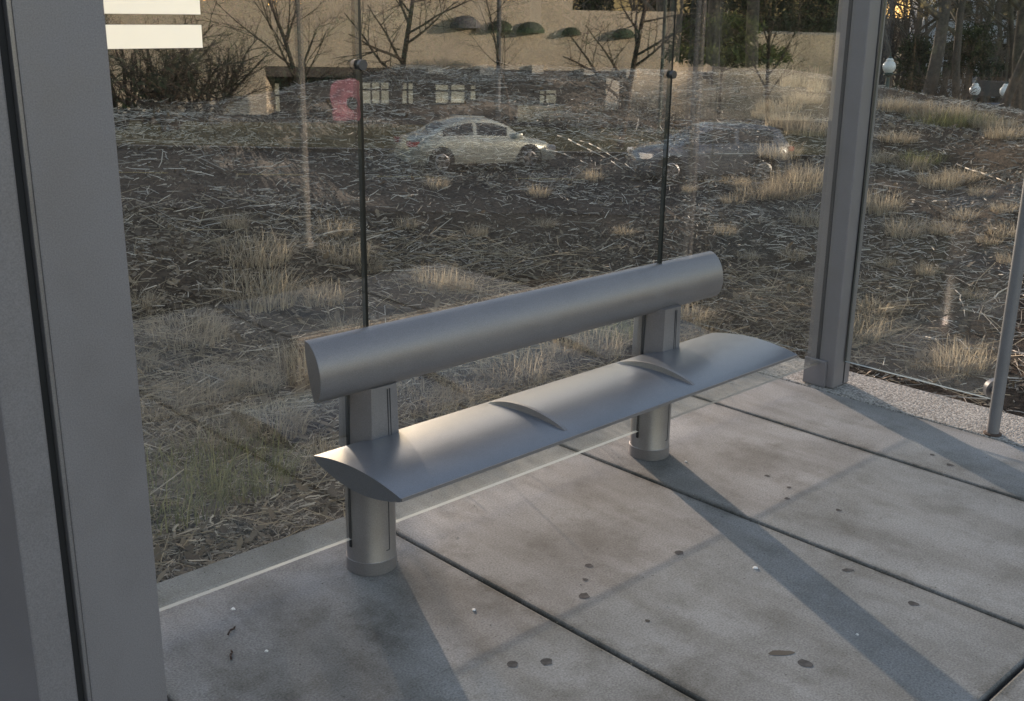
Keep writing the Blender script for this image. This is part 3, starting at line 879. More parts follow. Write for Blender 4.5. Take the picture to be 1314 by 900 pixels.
def tree_meshes(seed, H, trunk_r, first, nb, up, spread, levels=4, multi=1, twist=.25):
    r = random.Random(seed); T, K = TB(), TB()
    def grow(p, d, L, rad, lev, tb):
        n = 6 if lev < 2 else 4; pts = [p.copy()]; rr = [rad]; cur = d.copy()
        for i in range(n):
            cur = (cur + Vector((r.gauss(0, twist), r.gauss(0, twist), r.gauss(0, twist) + up * .12)) * .35).normalized()
            pts.append(pts[-1] + cur * L / n); rr.append(rad * (1 - .72 * (i + 1) / n))
        tb.tube(pts, rr, 8 if lev == 0 else 5 if lev == 1 else 3)
        if lev >= levels: return
        kids = nb[min(lev, len(nb) - 1)]
        for c in range(kids):
            f = (first if lev == 0 else .2) + (1 - (first if lev == 0 else .2)) * (c + r.random() * .8) / kids
            f = min(.98, f); x = f * n; i = min(n - 1, int(x)); q = pts[i].lerp(pts[i + 1], x - i)
            dd = (pts[i + 1] - pts[i]).normalized()
            a = Vector((r.gauss(0, 1), r.gauss(0, 1), r.gauss(0, .3))); a = (a - dd * a.dot(dd)).normalized()
            ang = spread * r.uniform(.7, 1.25)
            nd = (dd * math.cos(ang) + a * math.sin(ang)).normalized()
            grow(q, nd, L * r.uniform(.42, .68) * (1.0 if lev else .85) * (1.1 - .45 * f), max(.004, rr[i] * r.uniform(.4, .62)), lev + 1, K)
    for m in range(multi):
        d = Vector((0, 0, 1)) if multi == 1 else Vector((r.gauss(0, .55), r.gauss(0, .55), 1)).normalized()
        grow(Vector((r.gauss(0, .12) if multi > 1 else 0, r.gauss(0, .12) if multi > 1 else 0, -.15)), d, H * (1 if multi == 1 else r.uniform(.7, 1)), trunk_r, 0, T)
    def mk(nm, tb, m):
        me = bpy.data.meshes.new(nm); me.from_pydata([tuple(v) for v in tb.v], [], tb.f); me.materials.append(m)
        me.polygons.foreach_set('use_smooth', [True] * len(me.polygons)); me.update(); return me
    return T, K, mk


TREES = {}
def proto(key, *a, mt='bark', mk_='twig', **k):
    T, K, mk = tree_meshes(*a, **k); TREES[key] = (mk('trunk', T, M[mt]), mk('crown', K, M[mk_]))


proto('tall', 1, 11, .17, .22, [16, 7, 5, 3], .5, .95, levels=4)
proto('wide', 2, 8.5, .15, .20, [14, 7, 5, 3], .25, 1.15, levels=4)
proto('vase', 3, 8.5, .13, .12, [14, 7, 5, 3], .9, .6, levels=4, multi=1)
proto('shrub', 4, 3.0, .06, .15, [8, 6, 4], .5, .75, levels=3, multi=9, twist=.45)
proto('sapling', 5, 6, .06, .25, [12, 5, 4], .6, .8, levels=3)


def plant(key, loc, s, label, cat='tree', group=None, name='bare_tree', rz=None):
    e = empty(name, label, cat, loc, group); e.scale = (s, s, s); e.rotation_euler.z = rng.random() * 6.28 if rz is None else rz
    link('trunk', TREES[key][0], e); link('crown', TREES[key][1], e)
    return e


def far(u, v, depth):
    """ground position at the photograph's (u, v), a given distance off beyond the ridge"""
    d = ray(u, v); k = depth / math.hypot(d.x, d.y); return CAM + d * k


def drop(p): return Vector((p.x, p.y, ground_z(p.x, p.y)))


# woods beyond the ridge
plant('wide', far(1190, 128, 20) , .75, 'bare wide branching tree behind the ridge right of the square column', group=None)
p = far(1280, 150, 17); e = plant('sapling', p, 1.1, 'thin leaning bare tree behind the ridge near the round pole'); e.rotation_euler = (0, RAD(-9), 1.3)
plant('tall', far(1306, 160, 24), .8, 'bare tall tree behind the ridge, right beside the round pole')
plant('shrub', far(1218, 141, 20), .30, 'bare rounded shrub on the ridge left of the pole', 'shrub', name='bare_shrub')
plant('sapling', far(1143, 112, 26), .9, 'slender bare tree behind the globe lamp beside the square column')
def sunny(x, y, m=1.6):
    # a gap in the wood through which the low sun reaches the shelter
    l = x * math.cos(RAD(24)) - y * math.sin(RAD(24))
    return -1.0 - m < l < 8.2 + m


wr = random.Random(5)
for i in range(46):
    az = wr.uniform(18, 76); d = wr.uniform(26, 62)
    x, y = d * math.sin(RAD(az)), CAM.y + d * math.cos(RAD(az))
    if sunny(x, y) or az > 58.5: continue
    plant(wr.choice(['tall', 'wide', 'tall', 'vase']), (x, y, ground_z(x, y)), wr.uniform(.8, 1.25), 'bare winter tree in the wood beyond the mulch ridge', group='bare trees in the wood beyond the ridge')


def evergreen(loc, w, h, label, m='evg', n=5200, leaf=.10, group=None, name='evergreen_shrub', trunk=None, cat='shrub', ground=0.0):
    e = empty(name, label, cat, loc, group); r = random.Random(int(w * 1000 + h * 77)); V, F = [], []
    cl = []
    for _ in range(26):
        a = r.random() * 6.28; zz = r.random(); rad = (1 - zz * .55) * math.sqrt(r.random()) * .8
        cl.append(Vector((w / 2 * rad * math.cos(a), w / 2 * rad * math.sin(a), ground + h * (.12 + .82 * zz))))
    for _ in range(n):
        c = r.choice(cl); v = Vector((r.gauss(0, 1), r.gauss(0, 1), r.gauss(0, .8))).normalized() * (r.random() ** .4)
        p = c + Vector((v.x * w * .2, v.y * w * .2, v.z * h * .16))
        if p.z < 0: continue
        d = (v + Vector((r.gauss(0, .6), r.gauss(0, .6), r.gauss(0, .6)))).normalized(); t = d.cross(Vector((r.gauss(0, 1), r.gauss(0, 1), r.gauss(0, 1)))).normalized()
        s = leaf * r.uniform(.6, 1.3); k = len(V)
        V += [p - t * s * .25, p + t * s * .25, p + d * s]; F.append((k, k + 1, k + 2))
    mesh('foliage', V, F, M[m], e)
    bm = bmesh.new(); th = trunk or h * .6
    add_tube(bm, (0, 0, -.3), (0, 0, th), .05 + .02 * h, .03, 8)
    for c in cl[:14]: add_tube(bm, (0, 0, min(th, c.z) * .8), c, .02 + .008 * h, .008, 5)
    bm_obj('trunk', bm, M['bark'], e, smooth=True)
    return e


p = far(1172, 126, 27); evergreen(p, 1.1, 1.25, 'dark rounded evergreen shrub left of the wide bare tree', n=4200, leaf=.09)
p = far(1240, 108, 41); evergreen(p, 2.2, 1.9, 'dark evergreen bush behind the bare shrub, before the white house', n=5200, leaf=.09)
p = far(1040, 118, 22); evergreen(p, 1.3, 2.6, 'tall dark evergreen left of the square column', n=6000, leaf=.1)
for i, (u, dd) in enumerate([(980, 36), (900, 40), (820, 44), (740, 40), (660, 46), (580, 40), (500, 38), (430, 34), (360, 30), (300, 26), (240, 22), (1020, 48), (940, 55)]):
    p = far(u, 120, dd); p.z = ground_z(p.x, p.y)
    if sunny(p.x, p.y, 2.5):
        p = far(u, 120, dd + 32); p.z = ground_z(p.x, p.y) + .6
    evergreen(p, 5.2 + (i % 3), 4.6 + (i * 7 % 4) * .6, 'dark evergreen mass in the wood beyond the ridge', n=5200, leaf=.32, group='evergreens in the wood beyond the ridge', name='evergreen_tree', cat='tree')


for (l_, y_, k_) in [(1.7, 40, 'vase'), (4.3, 46, 'tall')]:
    x_ = (l_ + y_ * math.sin(RAD(24))) / math.cos(RAD(24))
    plant(k_, (x_, y_, ground_z(x_, y_)), 1.0, 'bare winter tree in the wood beyond the mulch ridge', group='bare trees in the wood beyond the ridge')
tk = random.Random(31)  # thicket added behind the ridge to keep the slope in shade
for i in range(36):
    az = 20.5 + i * .85 + tk.uniform(-.4, .4); Rr, zr = lerp_table(az); d = Rr + tk.uniform(1.2, 3.2)
    x, y = d * math.sin(RAD(az)), CAM.y + d * math.cos(RAD(az)); z = ground_z(x, y)
    top = 1.75 + .35 * tk.random()
    l = x * math.cos(RAD(24)) - y * math.sin(RAD(24))
    if l > 5.2: top = z + .3 * tk.random() + .25
    elif 1.3 < l < 5.2: top = (y + .2) / math.cos(RAD(24)) * math.tan(RAD(9.8)) - .22 - .1 * tk.random()   # height shaped to shade the slope yet leave low sun on the pavement
    top = max(top, z + .3)
    if i % 3 == 2: plant('shrub', (x, y, z), (top - z) / 3.5, 'bare twiggy shrub in the thicket added behind the ridge for shade', 'shrub', 'bare shrubs in the thicket added behind the ridge for shade', 'bare_shrub')
    else: evergreen((x, y, z), 1.3 + tk.random() * .6, (top - z) / 1.1, 'low dark evergreen shrub in the thicket added behind the ridge for shade', n=3600, leaf=.085, group='evergreen shrubs in the thicket added behind the ridge for shade')


for i, (x, y) in enumerate([(-9, 4), (-11, 0), (-10, -4), (-12, -8), (-14, 6), (-13, -12)]):  # trees added out of view to cut sky light on the column
    evergreen((x, y, -.3 if y > -3 else street(x, y)), 4.6, 7.5 + (i % 3), 'dark out-of-view evergreen tree added to shade the square column', n=5200, leaf=.3, group='out-of-view evergreens added to shade the column', name='evergreen_tree', cat='tree')


def far_woods():
    r = random.Random(9); V, F = [], []
    tb = TB()
    for k_ in range(2600):
        az = (r.uniform(5, 60) if k_ % 6 else r.uniform(60, 82)) if k_ < 1500 else r.uniform(215, 345); d = r.uniform(60, 95)
        x, y = d * math.sin(RAD(az)), CAM.y + d * math.cos(RAD(az)); z = -5
        if sunny(x, y, .5):
            d += 70; x, y = d * math.sin(RAD(az)), CAM.y + d * math.cos(RAD(az))
        L = r.uniform(7, 12)
        p = Vector((x, y, z)); pts = [p, p + Vector((r.gauss(0, .4), r.gauss(0, .4), L * .5)), p + Vector((r.gauss(0, .9), r.gauss(0, .9), L))]
        tb.tube(pts, [.14, .10, .02], 4)
        for _ in range(16):
            f = r.uniform(.2, .98); q = pts[0].lerp(pts[2], f); dd = Vector((r.gauss(0, 1), r.gauss(0, 1), r.uniform(.2, 1.4))).normalized()
            e2 = q + dd * r.uniform(1, 2.8); tb.tube([q, e2], [.05, .012], 3)
            for _ in range(3):
                q2 = q.lerp(e2, r.uniform(.3, 1)); tb.tube([q2, q2 + Vector((r.gauss(0, .7), r.gauss(0, .7), r.uniform(0, .9)))], [.02, .006], 3)
    o = mesh('far_woods', tb.v, tb.f, M['twig'], smooth=True)
    tag(o, 'distant bare wood closing the view beyond the ridge', 'woods', kind='stuff')


far_woods()

# globe lamps beyond the ridge
def globe_lamp(u, v, d, label, base_z=None, R_=.13):
    p = far(u, v, d); gz = ground_z(p.x, p.y) if base_z is None else base_z
    e = empty('globe_lamp', label, 'street lamp', (p.x, p.y, gz), 'globe lamps')
    h = p.z - gz
    bm = bmesh.new(); lathe(bm, [(.09, 0), (.09, .25), (.05, .3), (.04, h - R_ - .06), (.09, h - R_ - .03), (.08, h - R_ + .02)], 14); bm_obj('post', bm, M['greenpole'], e, smooth=True, angle=40)
    bm = bmesh.new()
    pr = [(.07, -R_ * .98)] + [(R_ * math.cos(t), R_ * math.sin(t)) for t in [RAD(-60 + i * 15) for i in range(9)]] + [(R_ * .62, R_ * .98), (R_ * .36, R_ * 1.29), (.01, R_ * 1.31)]
    lathe(bm, pr, 18, org=(0, 0, h)); bm_obj('globe', bm, M['globe'], e, smooth=True)
    bm = bmesh.new(); lathe(bm, [(R_ * .34, R_ * 1.30), (R_ * .30, R_ * 1.42), (R_ * .07, R_ * 1.6), (.008, R_ * 2.1)], 12, org=(0, 0, h)); lathe(bm, [(.10, -R_ * 1.12), (.11, -R_ * .98), (.075, -R_ * .9)], 12, org=(0, 0, h)); bm_obj('fitting', bm, M['greenpole'], e, smooth=True, angle=40)


globe_lamp(1141, 86, 24, 'white globe lamp beside the square column')
globe_lamp(1251, 116, 34, 'white globe lamp left of the other far one, before the white house', R_=.15)
globe_lamp(1290, 117, 34, 'white globe lamp nearest the round pole', R_=.15)

# white house far right
def house(u, v, d):
    p = far(u, v, d); e = empty('white_house', 'white house far beyond the trees near the round pole', 'house', (p.x, p.y, p.z)); e.rotation_euler.z = RAD(-58)
    bm = bmesh.new(); add_box(bm, -7, 7, 0, 8, 0, 7.2); bm_obj('wall', bm, M['house'], e)
    bm = bmesh.new(); vs = [(-7.4, -.4, 7.2), (7.4, -.4, 7.2), (7.4, 8.4, 7.2), (-7.4, 8.4, 7.2), (-7.4, 4, 10.4), (7.4, 4, 10.4)]
    b = [bm.verts.new(q) for q in vs]
    for f in ((0, 1, 5, 4), (2, 3, 4, 5), (0, 4, 3), (1, 2, 5), (0, 3, 2, 1)): bm.faces.new([b[i] for i in f])
    rf = bm_obj('roof', bm, M['roof'], e)
    for z in (.9, 4.0):
        for x in (-5.2, -3, -1, 1.2, 3.2, 5.3):
            bm = bmesh.new(); add_box(bm, x - .55, x + .55, -.04, .05, z, z + 1.9); w = bm_obj('window', bm, M['wdark'], e)
            bm = bmesh.new()
            for a in ((x - .62, x - .55, z - .07, z + 1.97), (x + .55, x + .62, z - .07, z + 1.97)): add_box(bm, a[0], a[1], -.07, .04, a[2], a[3])
            add_box(bm, x - .55, x + .55, -.07, .04, z + 1.9, z + 1.97); add_box(bm, x - .55, x + .55, -.07, .04, z - .07, z); add_box(bm, x - .55, x + .55, -.065, .04, z + .92, z + .98)
            bm_obj('frame', bm, M['house'], w)


house(1352, 128, 66)
for (u_, d_, k_) in [(1160, 42, 'tall'), (1205, 47, 'wide'), (1228, 39, 'tall'), (1262, 50, 'tall'), (1110, 44, 'tall'), (1300, 45, 'wide'), (1180, 55, 'vase')]:
    p = far(u_, 140, d_); plant(k_, p, .85, 'bare winter tree in the wood beyond the mulch ridge', group='bare trees in the wood beyond the ridge')
# lane below the ridge
pts = [far(1205, 148, 30), far(1330, 152, 30), far(1330, 132, 46), far(1225, 132, 46)]
zz = max(q.z for q in pts) ; 
tag(mesh('lane', [(q.x, q.y, q.z) for q in pts], [(0, 1, 2, 3)], mat('lane_asphalt', (.09, .10, .12), .9, scale=2)), kind='structure')
# dark garden bench-like sign on the lane side
p = far(1272, 131, 36); e = empty('sign_board', 'low dark notice board between the two far globe lamps', 'sign', (p.x, p.y, p.z)); e.rotation_euler.z = RAD(-62)
bm = bmesh.new(); add_box(bm, -.5, .5, -.04, .04, .15, .6, bev=.02); bm_obj('board', bm, M['dark'], e)
for s in (-.45, .45):
    bm = bmesh.new(); add_box(bm, s - .05, s + .05, -.05, .05, -.6, .68); bm_obj('leg', bm, M['dark'], e)

# ------------------------------------------------------------------ the street the glass mirrors
def vbox(bm, a0, a1, s0, s1, z0, z1, mat=0):
    q = [VP(a, s, z) for z in (z0, z1) for a, s in ((a0, s0), (a1, s0), (a1, s1), (a0, s1))]
    b = [bm.verts.new(v) for v in q]
    for f in ((0, 1, 2, 3), (4, 5, 6, 7), (0, 1, 5, 4), (1, 2, 6, 5), (2, 3, 7, 6), (3, 0, 4, 7)): bm.faces.new([b[i] for i in f]).material_index = mat


def vobj(name, boxes, m, parent=None):
    bm = bmesh.new()
    for b in boxes: vbox(bm, *b)
    return bm_obj(name, bm, m, parent)


S = 56.0
def pb(u0, v0, u1, v1, s):
    a0, z1 = APX(u0, v0, s); a1, z0 = APX(u1, v1, s); return a0, a1, z0, z1


def building():
    e = empty('tan_building', 'long tan stucco building across the street with a dark recessed ground floor', 'building')
    a340, zt = APX(340, 89, S); a830, _ = APX(832, 95, S); zb = -3.95
    aL, _ = APX(60, 60, S); a870, zr = APX(868, 18, S); a735, zr2 = APX(735, 4, S)
    aR, zlow = APX(1000, 80, S)
    _, zs = APX(600, 89, S)
    zt = zs
    # upper storey with a parapet that steps down along the street, end wall, low wing
    w = vobj('wall', [(aL, a735, S, S + 14, zt, zr2 + .9), (a735 + .003, a870, S, S + 14, zt, zr + .1), (aL, a340, S, S + 14, zb, zt - .003), (a870 + .003, aR + 6, S + 1.5, S + 12, zb, zr - .9), (a870 - 2.2, a870, S + .003, S + 14, zb, zt - .003)], M['stucco'], e)
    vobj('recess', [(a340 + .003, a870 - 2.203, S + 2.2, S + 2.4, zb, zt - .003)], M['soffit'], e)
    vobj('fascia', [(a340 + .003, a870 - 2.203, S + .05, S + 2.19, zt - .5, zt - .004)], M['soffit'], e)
    a0, a1, z0, z1 = pb(778, 100, 793, 141, S)
    vobj('pillar', [(a0, a1, S - .1, S + .6, z0, z1)], M['stucco_l'], e)
    for (u, v, ww, hh) in [(559, 89, 19, 11), (625, 90, 18, 12), (690, 89, 15, 11), (756, 92, 14, 8), (810, 94, 13, 10)]:
        a0, a1, z0, z1 = pb(u - ww / 2, v - hh / 2, u + ww / 2, v + hh / 2, S)
        vobj('lamp_box', [(a0, a1, S - .25, S - .005, z0, z1)], M['stucco_l'], e)
    for (u0, v0, u1, v1, nx) in [(341, 107, 360, 150, 2), (459, 106, 476, 133, 1), (477, 106, 499, 133, 2), (516, 107, 530, 133, 2), (559, 109, 575, 132, 1), (579, 109, 596, 132, 1), (604, 110, 610, 128, 1), (693, 117, 698, 132, 1), (701, 116, 713, 132, 1)]:
        a0, a1, z0, z1 = pb(u0, v0, u1, v1, S + 2.1)
        f = vobj('window', [(a0, a1, S + 2.12, S + 2.19, z0, z1)], M['blind'], e)
        t = .07; bars = [(a0 - t, a0, S + 2.05, S + 2.19, z0 - t, z1 + t), (a1, a1 + t, S + 2.05, S + 2.19, z0 - t, z1 + t), (a0, a1, S + 2.05, S + 2.19, z1, z1 + t), (a0, a1, S + 2.05, S + 2.19, z0 - t, z0), (a0, a1, S + 2.06, S + 2.115, z0 + (z1 - z0) * .62, z0 + (z1 - z0) * .62 + .09)]
        if nx == 2: bars.append(((a0 + a1) / 2 - .05, (a0 + a1) / 2 + .05, S + 2.07, S + 2.11, z0, z1))
        vobj('frame', bars, M['wfr'], f)
    # half-dome awnings
    for (u, v, wd, m) in [(597, 36, 38, 'awng'), (642, 39, 31, 'awn'), (681, 42, 34, 'awn'), (733, 45, 24, 'awn'), (800, 48, 28, 'awn')]:
        a, z = APX(u, v, S); r = wd / 2 * S / FPX * 1.02; hgt = r * .75
        bm = bmesh.new(); n, k = 16, 6; rings = []
        for j in range(k + 1):
            ph = math.pi / 2 * j / k
            rings.append([bm.verts.new(VP(a + r * math.cos(math.pi * i / n) , S - .02 - r * math.sin(math.pi * i / n) * math.cos(ph) * .9, z + hgt * math.sin(ph) * math.sin(math.pi * i / n))) for i in range(n + 1)])
        for p, q in zip(rings, rings[1:]):
            for i in range(n): bm.faces.new((p[i], p[i + 1], q[i + 1], q[i]))
        bmesh.ops.remove_doubles(bm, verts=bm.verts, dist=.001)
        o = bm_obj('awning', bm, M[m], e, smooth=True)
    # pale low wall in front of the right part
    return e


building()
a0, a1, z0, z1 = pb(680, 136, 735, 151, 54.5)
o = vobj('garden_wall', [(a0 - .6, a1 + 1.5, 54.4, 54.7, -3.75, z1)], M['sage']); tag(o, 'low sage green wall before the dark recess of the tan building', 'wall')
# pink board
a0, a1, z0, z1 = pb(424, 102, 462, 155, 53.5)
e = empty('pink_board', 'big pink painted board with a round dark hole, in front of the tan building', 'board')
n = 26; bm = bmesh.new()
ca, cz, hr = a0 + (a1 - a0) * .72, z0 + (z1 - z0) * .42, (a1 - a0) * .2
for sfront in (53.5,):
    inner = [bm.verts.new(VP(ca + hr * math.cos(2 * math.pi * i / n), 53.5, cz + hr * 1.15 * math.sin(2 * math.pi * i / n))) for i in range(n)]
    def edge_pt(t):
        c, s_ = math.cos(t), math.sin(t); kx = ((a1 - ca) if c > 0 else (ca - a0)) / max(1e-6, abs(c)); kz = ((z1 - cz) if s_ > 0 else (cz - z0)) / max(1e-6, abs(s_))
        k = min(kx, kz); wob = 1 + .06 * math.sin(t * 5)
        return VP(ca + c * k * wob, 53.5, cz + s_ * k * wob)
    outer = [bm.verts.new(edge_pt(2 * math.pi * i / n)) for i in range(n)]
    for i in range(n): bm.faces.new((inner[i], inner[(i + 1) % n], outer[(i + 1) % n], outer[i]))
r_ = bmesh.ops.extrude_face_region(bm, geom=bm.faces[:]); off = VP(0, 53.62, 0) - VP(0, 53.5, 0)
for g in r_['geom']:
    if isinstance(g, bmesh.types.BMVert): g.co += off
bm_obj('board', bm, M['pink'], e)
vobj('leg', [(a0 + .3, a0 + .42, 53.62, 53.72, -3.75, z0 + .5)], M['dark'], e); vobj('leg', [(a1 - .42, a1 - .3, 53.62, 53.72, -3.75, z0 + .5)], M['dark'], e)


# hedge along the verge and plants over the street
def vplant(key, u, v, s, sc_, label, cat='tree', group=None, name='bare_tree', zb=None):
    a, z = APX(u, v, s); p = VP(a, s, z if zb is None else zb)
    return plant(key, p, sc_, label, cat, group, name)


for (u, v, s, k) in [(150, 158, 34, 1.15), (215, 158, 33, 1.25), (268, 152, 34, 1.1)]:
    vplant('shrub', u, v, s, k, 'dark multi-stemmed bare shrub mirrored at the left of the glass', 'shrub', 'bare shrubs across the street', 'bare_shrub', zb=APX(u, v, s)[1])
vplant('shrub', 195, 150, 40, 1.5, 'dark multi-stemmed bare shrub mirrored at the left of the glass', 'shrub', 'bare shrubs across the street', 'bare_shrub')
vplant('vase', 388, 172, 42, .85, 'vase-shaped bare tree mirrored left of the first glass joint')
vplant('wide', 507, 152, 42, .85, 'spreading bare tree mirrored just right of the first glass joint')
vplant('sapling', 655, 150, 46, 1.0, 'thin bare tree mirrored in the middle glass panel')
vplant('wide', 795, 187, 39, .85, 'spreading bare street tree mirrored left of the second glass joint')
vplant('vase', 985, 150, 46, .7, 'bare tree mirrored in the right glass panel')
for (u, v, s) in [(720, 168, 47), (760, 168, 46), (835, 168, 46)]:
    vplant('shrub', u, v, s, .6, 'low bare hedge shrub on the verge across the street', 'shrub', 'hedge shrubs on the far verge', 'bare_shrub')
a, z = APX(922, 150, 50); p = VP(a, 50, -3.5); ev = evergreen(p, 5.6, 2.2, 'flat topped green pine mirrored in the right glass panel', m='pine', n=9000, leaf=.22, name='pine_tree', trunk=4.2, cat='tree', ground=2.9)
for i, (u, s) in enumerate([(905, 74), (960, 76), (1020, 70), (1060, 66), (760, 90), (700, 95), (840, 90)]):
    a, _ = APX(u, 60, s); p = VP(a, s, -3.9); evergreen(p, 5.5, 8.0, 'evergreen tree standing behind the tan building', m='evg', n=4200, leaf=.4, name='evergreen_tree', cat='tree', group='evergreens behind the tan building')
for i in range(12):
    a = -22 + i * 4.3 + rng.uniform(-1, 1); p = VP(a, rng.uniform(74, 92), -3.9)
    plant('tall', p, 1.0, 'bare tree standing behind the tan building', group='bare trees behind the tan building')


def vpole(name, label, cat, u, v, s, r, h, m, zb=None, top=None):
    a, z = APX(u, v, s); p = VP(a, s, z if zb is None else zb); e = empty(name, label, cat, p)
    bm = bmesh.new(); lathe(bm, [(r * 1.6, 0), (r * 1.6, .05), (r, .08), (r * .9, h)], 16); bm_obj('pole', bm, m, e, smooth=True, angle=40)
    return e, h


e, h = vpole('bus_stop_pole', 'slender pale pole on the pavement, mirrored in the left glass panel', 'pole', 395, 318, 7.0, .02, 3.0, M['steelpole'])
bm = bmesh.new(); add_box(bm, -.16, .16, .022, .026, 2.45, 2.95, bev=.002); bm_obj('plate', bm, M['alu'], e)
e, h = vpole('street_lamp', 'dark street lamp pole mirrored left of the second glass joint', 'street lamp', 845, 172, 42, .07, 7, M['greenpole'])
bm = bmesh.new(); lathe(bm, [(.1, 6.9), (.22, 7.0), (.25, 7.25), (.1, 7.5)], 14); bm_obj('lamp_head', bm, M['globe'], e, smooth=True)
e, h = vpole('street_lamp', 'grey pole mirrored in the middle glass panel before the awnings', 'street lamp', 639, 150, 48, .10, 8, M['awng'])
bm = bmesh.new(); lathe(bm, [(.1, 7.9), (.22, 8.0), (.25, 8.25), (.1, 8.5)], 14); bm_obj('lamp_head', bm, M['globe'], e, smooth=True)

# ------------------------------------------------------------------ cars
def car(name, label, cat, L, W, H, paint, suv, wb, wr):
    e = empty(name, label, cat)
    hl = L / 2
    def interp(tab, x):
        if x <= tab[0][0]: return tab[0][1]
        for (a, b), (c, d) in zip(tab, tab[1:]):
            if x <= c:
                t = (x - a) / (c - a); t = t * t * (3 - 2 * t) * .5 + t * .5; return b + (d - b) * t
        return tab[-1][1]
    belt = .93 if not suv else 1.05
    # x grows towards the nose
    if not suv:
        top = [(-hl, .62), (-hl + .08, .92), (-hl + .5, 1.0), (-.9, 1.0), (.6, .96), (1.0, .93), (hl - .5, .80), (hl - .12, .66), (hl, .50)]
        roof = [(-hl + .55, 1.0), (-1.15, 1.33), (-.5, H), (.15, H - .01), (.55, 1.33), (1.25, .95)]
    else:
        top = [(-hl, .75), (-hl + .06, 1.05), (-hl + .4, 1.09), (.5, 1.06), (1.1, 1.02), (hl - .5, .95), (hl - .1, .80), (hl, .6)]
        roof = [(-hl + .12, 1.09), (-hl + .45, H - .08), (-1.0, H), (.0, H), (.35, H - .1), (1.15, 1.03)]
    bot = [(-hl, .42), (-hl + .15, .26), (hl - .2, .22), (hl, .34)]
    wid = [(-hl, W * .36), (-hl + .15, W * .44), (-hl + .6, W * .495), (hl - .9, W * .495), (hl - .25, W * .43), (hl, W * .32)]
    bm = bmesh.new(); rows = []; nx = 44
    for i in range(nx + 1):
        x = -hl + L * i / nx; zt, zb, w = interp(top, x), interp(bot, x), interp(wid, x)
        zm = zb + (zt - zb) * .55
        half = [(w * .86, zb), (w * .97, zb + (zt - zb) * .18), (w, zm), (w * .985, zt - (zt - zb) * .18), (w * .93, zt - .03), (w * .80, zt), (0, zt + .015)]
        ring = [(x, y, z) for y, z in half] + [(x, -y, z) for y, z in half[-2::-1]]
        rows.append([bm.verts.new(v) for v in ring])
    n = len(rows[0])
    for a, b in zip(rows, rows[1:]):
        for i in range(n): bm.faces.new((a[i], a[(i + 1) % n], b[(i + 1) % n], b[i]))
    bm.faces.new(rows[0]); bm.faces.new(rows[-1][::-1])
    bm_obj('body', bm, paint, e, smooth=True, angle=50)
    # cabin
    x0, x1 = roof[0][0], roof[-1][0]; bm = bmesh.new(); rows = []; nx = 26; side = []
    for i in range(nx + 1):
        x = x0 + (x1 - x0) * i / nx; zr = interp(roof, x); zb = interp(top, x) - .02; w = interp(wid, x) * .93
        hgt = max(.012, zr - zb); wt = w * (1 - .22 * min(1, hgt / .5))
        half = [(w, zb), (w + (wt - w) * .85, zb + hgt * .82), (wt * .93, zb + hgt * .95), (wt * .6, zb + hgt), (0, zb + hgt * 1.01)]
        side.append((x, w, wt, zb, hgt))
        ring = [(x, y, z) for y, z in half] + [(x, -y, z) for y, z in half[-2::-1]]
        rows.append([bm.verts.new(v) for v in ring])
    n = len(rows[0])
    for a, b in zip(rows, rows[1:]):
        for i in range(n): bm.faces.new((a[i], a[(i + 1) % n], b[(i + 1) % n], b[i]))
    bm.faces.new(rows[0]); bm.faces.new(rows[-1][::-1])
    bm_obj('roof', bm, paint, e, smooth=True, angle=50)
    # side windows, windscreen and rear window a few mm proud
    for sgn in (-1, 1):
        for (fa, fb) in ((.14, .47), (.50, .84)):
            V, F = [], []
            ks = [k for k in range(nx + 1) if fa * nx <= k <= fb * nx]
            for k in ks:
                x, w, wt, zb, hgt = side[k]
                for f in (.12, .78):
                    V.append((x, sgn * (w + (wt - w) * f * .85 / .82 * 1.0 + .008), zb + hgt * f))
            for i in range(len(ks) - 1):
                F.append((2 * i, 2 * i + 2, 2 * i + 3, 2 * i + 1))
            mesh('side_window', V, F, M['carglass'], e, smooth=True)
    for nm, ra, rb in (('rear_window', .03, .2 if not suv else .13), ('windscreen', .80 if not suv else .82, .985)):
        V, F = [], []
        for j in range(7):
            f = ra + (rb - ra) * j / 6; x = x0 + (x1 - x0) * f; zr = interp(roof, x); zb = interp(top, x) - .02; w = interp(wid, x) * .93; hgt = max(.012, zr - zb); wt = w * (1 - .22 * min(1, hgt / .5))
            for y in (-.86, -.4, 0, .4, .86): V.append((x, wt * y * .8, zb + hgt * 1.01 + .012 - .02 * abs(y)))
        for j in range(6):
            for i in range(4): k = j * 5 + i; F.append((k, k + 1, k + 6, k + 5))
        mesh(nm, V, F, M['carglass'], e, smooth=True)
